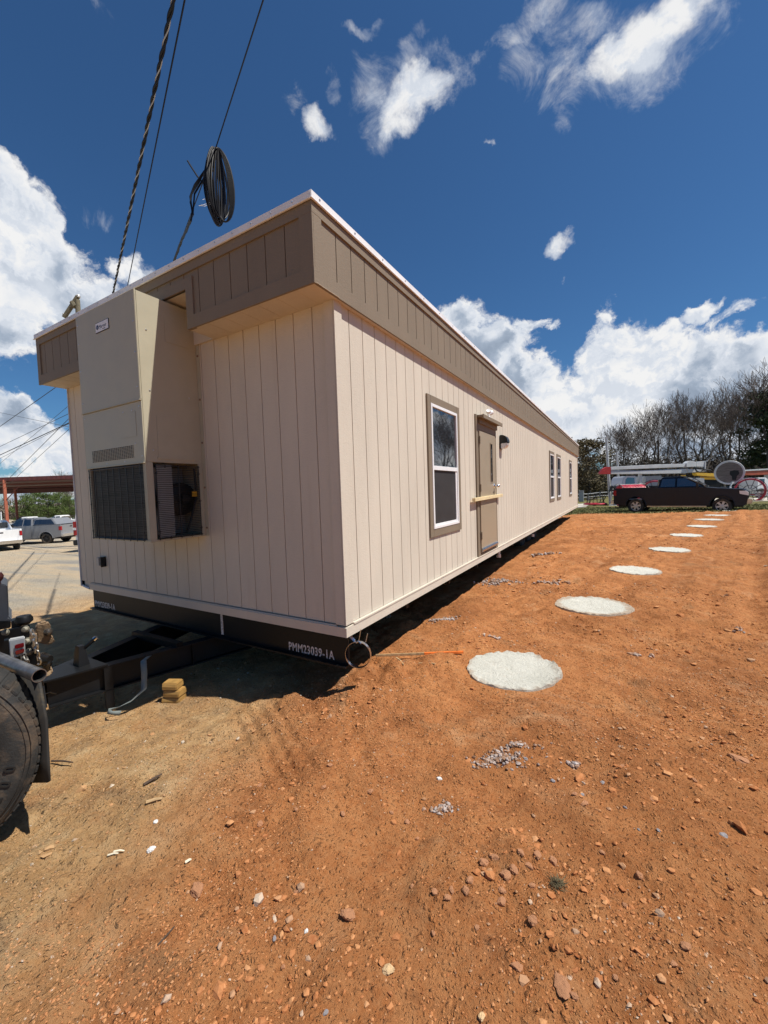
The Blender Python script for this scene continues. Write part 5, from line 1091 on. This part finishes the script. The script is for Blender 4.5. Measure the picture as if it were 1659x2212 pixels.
for (x,yt,d,k,l) in ((1850,-60,50,0,'leafless tree beyond the right edge, first outside'),(2100,-60,52,2,'leafless tree beyond the right edge, second outside'),(2450,-80,50,1,'leafless tree beyond the right edge, third outside'),(2900,-80,52,3,'leafless tree beyond the right edge, fourth outside'),(3500,-100,55,0,'leafless tree beyond the right edge, fifth outside')):
    put_bare(zx(x),ty(yt),d,l,k,None)
for (x,yt,d,k,l) in ((540,60,110,1,'leafless tree above the far end of the red shed, left'),(1000,30,112,2,'leafless tree above the red shed, middle'),(1180,-60,110,0,'tallest leafless tree above the red shed, beside the building'),(90,420,95,3,'leafless tree beneath the red shed roof, by its column'),(180,330,98,2,'grey leafless tree behind the shed column'),(1250,150,105,1,'leafless tree by the building edge behind the pines')):
    put_bare(z9(x,900),z9(0,yt)[1],d,l,k,'leafless trees beyond the parking lot')
# evergreens: trunk plus leaf clumps
def leafy(seed,H,Wd,mt,name,shape='round',n=2600,ls=.22,z0=.15):
    rg=np.random.default_rng(seed); nc=46; cz=rg.uniform(z0,1,nc); 
    rad=(np.sqrt(np.clip(1-((cz-.5)/.55)**2,.05,1)) if shape=='round' else (1.05-cz))
    a=rg.uniform(0,6.28,nc); rr=rg.uniform(.25,.9,nc)*rad; C=np.stack([rr*np.cos(a)*Wd/2,rr*np.sin(a)*Wd/2,cz*H*.93],-1); cs=rg.uniform(.08,.17,nc)*Wd
    i=rg.integers(0,nc,n); P=C[i]+rg.normal(0,1,(n,3))*cs[i][:,None]*np.array([1,1,.55])*.6
    u=rg.normal(0,1,(n,3)); u/=np.linalg.norm(u,axis=1)[:,None]; v=np.cross(u,rg.normal(0,1,(n,3))); v/=np.linalg.norm(v,axis=1)[:,None]
    s=(ls*rg.uniform(.5,1.3,n))[:,None]; V=np.stack([P-u*s,P+v*s*.45,P+u*s,P-v*s*.45],1).reshape(-1,3); Fq=np.arange(n*4).reshape(n,4)
    o=empty(name); np_mesh('crown',V,Fq,mt,o); m=MB(); m.tube([(0,0,0),(.1,0,H*.45),(0,.1,H*.9)],[H*.018,H*.012,H*.004],8)
    for k in range(26):
        c=C[k]; zz=c[2]*.8; m.tube([(0,0,zz*.8),Vector((c[0]*.5,c[1]*.5,zz*.95)),Vector(c)],[H*.006,H*.004,.015],4,cap=False)
    m.build('trunk',barkg,o,recalc=False); return o
def leafmat(name,a,b):
    t=NT(name); g=t.n('ShaderNodeNewGeometry'); t.l(t.ramp(g.outputs['Random Per Island'],[(0,a),(1,b)]),t.b.inputs['Base Color']); t.b.inputs['Roughness'].default_value=.7; t.b.inputs['Specular IOR Level'].default_value=.2; return t.m
pineg=leafmat('pine_needles',(.05,.085,.02),(.13,.17,.05)); darkg=leafmat('dark_evergreen',(.025,.04,.018),(.07,.09,.04)); brng=leafmat('brown_leaves',(.07,.055,.03),(.14,.115,.06))
def put_leafy(proto,q,topy,d,label,H0,cat='tree',group=None):
    b=gpt(q,d); H=spot(q[0],topy,d).z-b.z; o=proto; o.location=b; s=H/H0; o.scale=(s,s,s); tag(o,label,cat,group); return o
pp=[leafy(5,10,8,pineg,'pine_tree',n=5200,ls=.20,z0=.08),leafy(6,10,8.5,pineg,'pine_tree',n=5200,ls=.20,z0=.06)]
us=[False,False]
for (x,yt,d,k,l) in ((430,380,75,0,'yellow green pine under the shed roof, leftmost'),(640,310,78,1,'bushy green pine in the middle under the shed roof'),(850,330,74,0,'pine with drooping boughs above the silver truck bed'),(1050,330,76,1,'pine near the building edge behind the silver tailgate'),(1230,400,73,0,'dark green pine touching the building edge')):
    o=pp[k] if not us[k] else copy_tree(pp[k]); us[k]=True; put_leafy(o,z9(x,900),z9(0,yt)[1],d,l,10,group='green pines beyond the parking lot'); o.rotation_euler=(0,0,random.uniform(0,6))
e1=leafy(9,14,7,darkg,'evergreen_tree',n=5000,ls=.24,z0=.25); put_leafy(e1,zx(1665),ty(195),48,'dark evergreen tree at the right edge behind the leafless branches',14)
e2=copy_tree(e1); put_leafy(e2,zx(1760),ty(300),47,'lower dark evergreen cut by the right edge',14); e2.rotation_euler=(0,0,2)
e3=leafy(12,10,8,brng,'oak_tree',n=5200,ls=.20,z0=.05); put_leafy(e3,zx(230),ty(605),54,'brown leaved oak right beside the far end of the building',10)
e4=copy_tree(e3); put_leafy(e4,zx(90),ty(640),58,'brown leaved oak mostly hidden by the far end of the building',10); e4.rotation_euler=(0,0,1)
# brush under the trees
t=NT('brush'); gI=t.n('ShaderNodeNewGeometry'); t.l(t.ramp(gI.outputs['Random Per Island'],[(0,(.035,.026,.02)),(.6,(.085,.065,.05)),(.85,(.12,.095,.06)),(1,(.06,.07,.03))]),t.b.inputs['Base Color']); t.b.inputs['Roughness'].default_value=.9
def brush(name,a,b,depth,h,n,label,ls=.5):
    rg=np.random.default_rng(4); t_=rg.random(n); dn=rg.random(n)*depth; P=np.array(a[:2])[None]*(1-t_)[:,None]+np.array(b[:2])[None]*t_[:,None]+np.array([NH.x,NH.y])[None]*dn[:,None]
    hh=h*(.55+.45*np.sin(t_*37)*np.sin(t_*91+1)+.35*rg.random(n)); z=gz(P[:,0],P[:,1],False)+hh*rg.random(n)**1.3; C=np.concatenate([P,z[:,None]],-1)
    u=rg.normal(0,1,(n,3)); u[:,2]=np.abs(u[:,2])*1.6; u/=np.linalg.norm(u,axis=1)[:,None]; v=np.cross(u,rg.normal(0,1,(n,3))); v/=np.linalg.norm(v,axis=1)[:,None]; s=(ls*rg.uniform(.4,1.4,n))[:,None]
    V=np.stack([C-u*s,C+v*s*.16,C+u*s,C-v*s*.16],1).reshape(-1,3); o=np_mesh(name,V,np.arange(n*4).reshape(n,4),t.m); tag(o,label,'brush',kind='stuff')
a=spot(*z5(-60,1000),66); b=spot(*z5(2600,1000),66); brush('underbrush',a,b,16,6.5,100000,'tangle of brown brush under the leafless trees',.42)
a=spot(*z9(-300,950),88); b=spot(*z9(3000,950),88); brush('brush',a,b,14,4.0,16000,'brown brush behind the green pines beyond the lot')
# grass blades
gm=leafmat('grass_blades',(.07,.095,.025),(.24,.21,.09)); n=26000; rg=np.random.default_rng(2); gx_=rg.uniform(-2,22,n); gy_=rg.uniform(23.6,34,n); kp=fbm(gx_*.5,gy_*.5,3,6)+sst(22.5,24,gy_)*.6>.15; gx_,gy_=gx_[kp],gy_[kp]; n=len(gx_); z=gz(gx_,gy_,False)
C=np.stack([gx_,gy_,z],-1); dr=rg.normal(0,.05,(n,3)); dr[:,2]=rg.uniform(.03,.10,n); sd=rg.normal(0,.02,(n,3)); sd[:,2]=0
V=np.stack([C-sd,C+sd,C+dr],1).reshape(-1,3); o=np_mesh('grass',V,np.arange(n*3).reshape(n,3),gm); tag(o,'short patchy green grass behind and under the dark pickup','grass',kind='stuff')
# ------------------------------------------------------------------ sky, sun
SUN=Vector((.55,.148,1.)).normalized()
ld=bpy.data.lights.new('sun','SUN'); ld.energy=SUN_E; ld.angle=R(.53); ld.color=(1,.955,.88); lo=bpy.data.objects.new('sun',ld); COL.objects.link(lo)
lo.rotation_euler=SUN.to_track_quat('Z','Y').to_euler(); lo.location=(0,0,60)
w=bpy.data.worlds.new('World'); S.world=w; w.use_nodes=True; nt=w.node_tree; nt.nodes.clear()
class WN(NT):
    def __init__(s,tr): s.t=tr
N_=WN(nt); out=N_.n('ShaderNodeOutputWorld'); bg=N_.n('ShaderNodeBackground'); N_.l(bg.outputs[0],out.inputs[0]); bg.inputs[1].default_value=SKY_S
sky=N_.n('ShaderNodeTexSky'); sky.sky_type='NISHITA'; sky.sun_disc=False; sky.sun_elevation=math.asin(SUN.z); sky.sun_rotation=math.atan2(SUN.x,SUN.y); sky.air_density=1.; sky.dust_density=.3; sky.ozone_density=3.
tc_=N_.n('ShaderNodeTexCoord'); dirn=tc_.outputs['Generated']
skyc=N_.mix(1.,sky.outputs[0],SKY_TINT,'MULTIPLY')
sp=N_.n('ShaderNodeSeparateXYZ'); N_.l(dirn,sp.inputs[0]); zc=sp.outputs[2]
# cloud field: soft lobes broken by fractal noise
def vec(op,a,b=None):
    m=N_.n('ShaderNodeVectorMath',operation=op)
    if isinstance(a,(tuple,Vector)): m.inputs[0].default_value=tuple(a)
    else: N_.l(a,m.inputs[0])
    if b is not None:
        if isinstance(b,(tuple,Vector)): m.inputs[1].default_value=tuple(b)
        else: N_.l(b,m.inputs[1])
    return m
warpn=N_.n('ShaderNodeTexNoise'); warpn.inputs['Scale'].default_value=7; warpn.inputs['Detail'].default_value=6; warpn.inputs['Roughness'].default_value=.6; N_.l(dirn,warpn.inputs['Vector'])
ws=vec('SCALE',vec('SUBTRACT',warpn.outputs['Color'],(.5,.5,.5)).outputs[0]); ws.inputs['Scale'].default_value=.16
wd=vec('ADD',dirn,ws.outputs[0]).outputs[0]
# (x,y,rx,ry,weight): lobes in plan pixels, turned into directions
def lobes(lst):
    acc=None
    for (x,y,rx,ry,wt) in lst:
        c=ray(x,y).normalized(); ex=(ray(x+10,y).normalized()-c); ey=(ray(x,y-10).normalized()-c); kx=ex.length/10; ky=ey.length/10
        ux=ex.normalized(); uy=ey.normalized()
        a=vec('DOT_PRODUCT',wd,ux/(kx*rx)).outputs['Value']; b=vec('DOT_PRODUCT',wd,uy/(ky*ry)).outputs['Value']
        a=N_.math('SUBTRACT',a,c.dot(ux)/(kx*rx)); b=N_.math('SUBTRACT',b,c.dot(uy)/(ky*ry))
        f=N_.math('ADD',N_.math('MULTIPLY',a,a),N_.math('MULTIPLY',b,b)); 
        fr_=vec('DOT_PRODUCT',wd,c).outputs['Value']; fr_=N_.math('GREATER_THAN',fr_,.2)
        g=N_.math('SUBTRACT',N_.math('MULTIPLY',N_.math('MULTIPLY',N_.math('SUBTRACT',1.,f,),fr_),wt),N_.math('MULTIPLY',N_.math('SUBTRACT',1.,fr_),3.)); 
        acc=g if acc is None else N_.math('MAXIMUM',acc,g)
    return N_.math('MAXIMUM',acc,-1.5)
thick=lobes([(20,420,130,120,1),(60,560,190,170,1),(150,640,170,90,1),(270,590,60,50,.6),(0,700,120,70,1),(60,960,150,75,1),(20,900,80,60,1),(120,1010,90,40,.8),
 (990,690,70,60,1),(1050,760,120,80,1),(1120,840,130,90,1),(1180,880,90,60,1),(1340,770,110,90,1),(1420,740,80,70,1),(1480,790,150,80,1),(1300,860,180,90,1),(1500,860,260,90,1),(1640,780,80,60,.9),(1640,870,200,90,1),(1250,930,250,50,.9),(1450,960,330,60,1),(1600,1000,300,60,1),(60,1060,160,40,.8),
 (1520,665,65,32,.7),(1600,680,60,22,.5),(1470,720,50,28,.6),(1130,690,40,22,.6),(1180,690,22,18,.5),
 (-300,500,300,300,1),(2100,820,300,120,1)])
thin=lobes([(800,85,55,28,.7),(920,70,40,35,.5),(912,208,95,85,1.9),(905,200,140,115,.8),(905,130,50,70,.8),(680,262,52,44,1.4),(610,215,40,35,.55),(715,190,25,40,.4),(1140,60,80,50,.7),(1180,130,110,110,.6),(1230,230,80,60,.45),(1405,75,150,105,1.9),(1390,120,190,120,.8),(1270,40,80,60,.6),(1195,522,42,27,1.3),(1205,590,13,11,.7),(1057,299,10,8,.5),(200,430,60,40,.5),(190,20,60,30,.25),(290,620,50,50,.5),(1040,130,30,25,.3),(1330,30,100,60,.6)])
n1=N_.n('ShaderNodeTexNoise'); n1.inputs['Scale'].default_value=16; n1.inputs['Detail'].default_value=10; n1.inputs['Roughness'].default_value=.62; N_.l(wd,n1.inputs['Vector'])
n2=N_.n('ShaderNodeTexNoise'); n2.inputs['Scale'].default_value=13; n2.inputs['Detail'].default_value=10; n2.inputs['Roughness'].default_value=.68; n2.inputs['Distortion'].default_value=.6; N_.l(dirn,n2.inputs['Vector'])
def mr(v,a,b,c=0.,d=1.):
    m=N_.n('ShaderNodeMapRange'); m.interpolation_type='SMOOTHSTEP'; m.inputs[1].default_value=a; m.inputs[2].default_value=b; m.inputs[3].default_value=c; m.inputs[4].default_value=d; N_.l(v,m.inputs[0]); return m.outputs[0]
d1=N_.math('ADD',thick,N_.math('MULTIPLY',N_.math('SUBTRACT',n1.outputs[0],.5),2.0)); A1=mr(d1,-.02,.5)
d2=N_.math('ADD',N_.math('MAXIMUM',N_.math('SUBTRACT',thin,.0),-1.2),N_.math('MULTIPLY',N_.math('SUBTRACT',n2.outputs[0],.55),2.6)); A2=N_.math('MULTIPLY',mr(d2,.0,1.5),.97)
alpha=N_.math('MAXIMUM',A1,A2)
# body shading: billow relief toward the sun plus grey bases
off=vec('ADD',wd,tuple(SUN*.022)).outputs[0]; n3=N_.n('ShaderNodeTexNoise'); n3.inputs['Scale'].default_value=16; n3.inputs['Detail'].default_value=7; n3.inputs['Roughness'].default_value=.55; N_.l(off,n3.inputs['Vector'])
n4=N_.n('ShaderNodeTexNoise'); n4.inputs['Scale'].default_value=16; n4.inputs['Detail'].default_value=7; n4.inputs['Roughness'].default_value=.55; N_.l(wd,n4.inputs['Vector'])
rel=N_.math('SUBTRACT',n4.outputs[0],n3.outputs[0]); lit=mr(rel,-.10,.10)
bign=N_.n('ShaderNodeTexNoise'); bign.inputs['Scale'].default_value=5.5; bign.inputs['Detail'].default_value=4; N_.l(dirn,bign.inputs['Vector'])
core=mr(d1,.35,1.2); core=N_.math('MULTIPLY',core,mr(bign.outputs[0],.38,.58)); 
shade=N_.math('SUBTRACT',1.,N_.math('MULTIPLY',core,.75)); shade=N_.math('MULTIPLY',shade,N_.math('ADD',.72,N_.math('MULTIPLY',lit,.30)))
cc=N_.ramp(shade,[(0.,(.20,.26,.36)),(.45,(.42,.50,.62)),(.75,(.80,.85,.93)),(1.,(1.,1.,1.))])
ccs=N_.mix(1.,cc,(CLOUD,CLOUD,CLOUD),'MULTIPLY')
fin=N_.mix(alpha,skyc,ccs); N_.l(fin,bg.inputs[0])
try: w.cycles.sampling_method='MANUAL'; w.cycles.sample_map_resolution=512
except Exception: pass
S.view_settings.view_transform='Standard'; S.view_settings.look='None'; S.view_settings.exposure=EXPO; S.view_settings.gamma=1
S.render.engine='CYCLES'; S.cycles.max_bounces=6
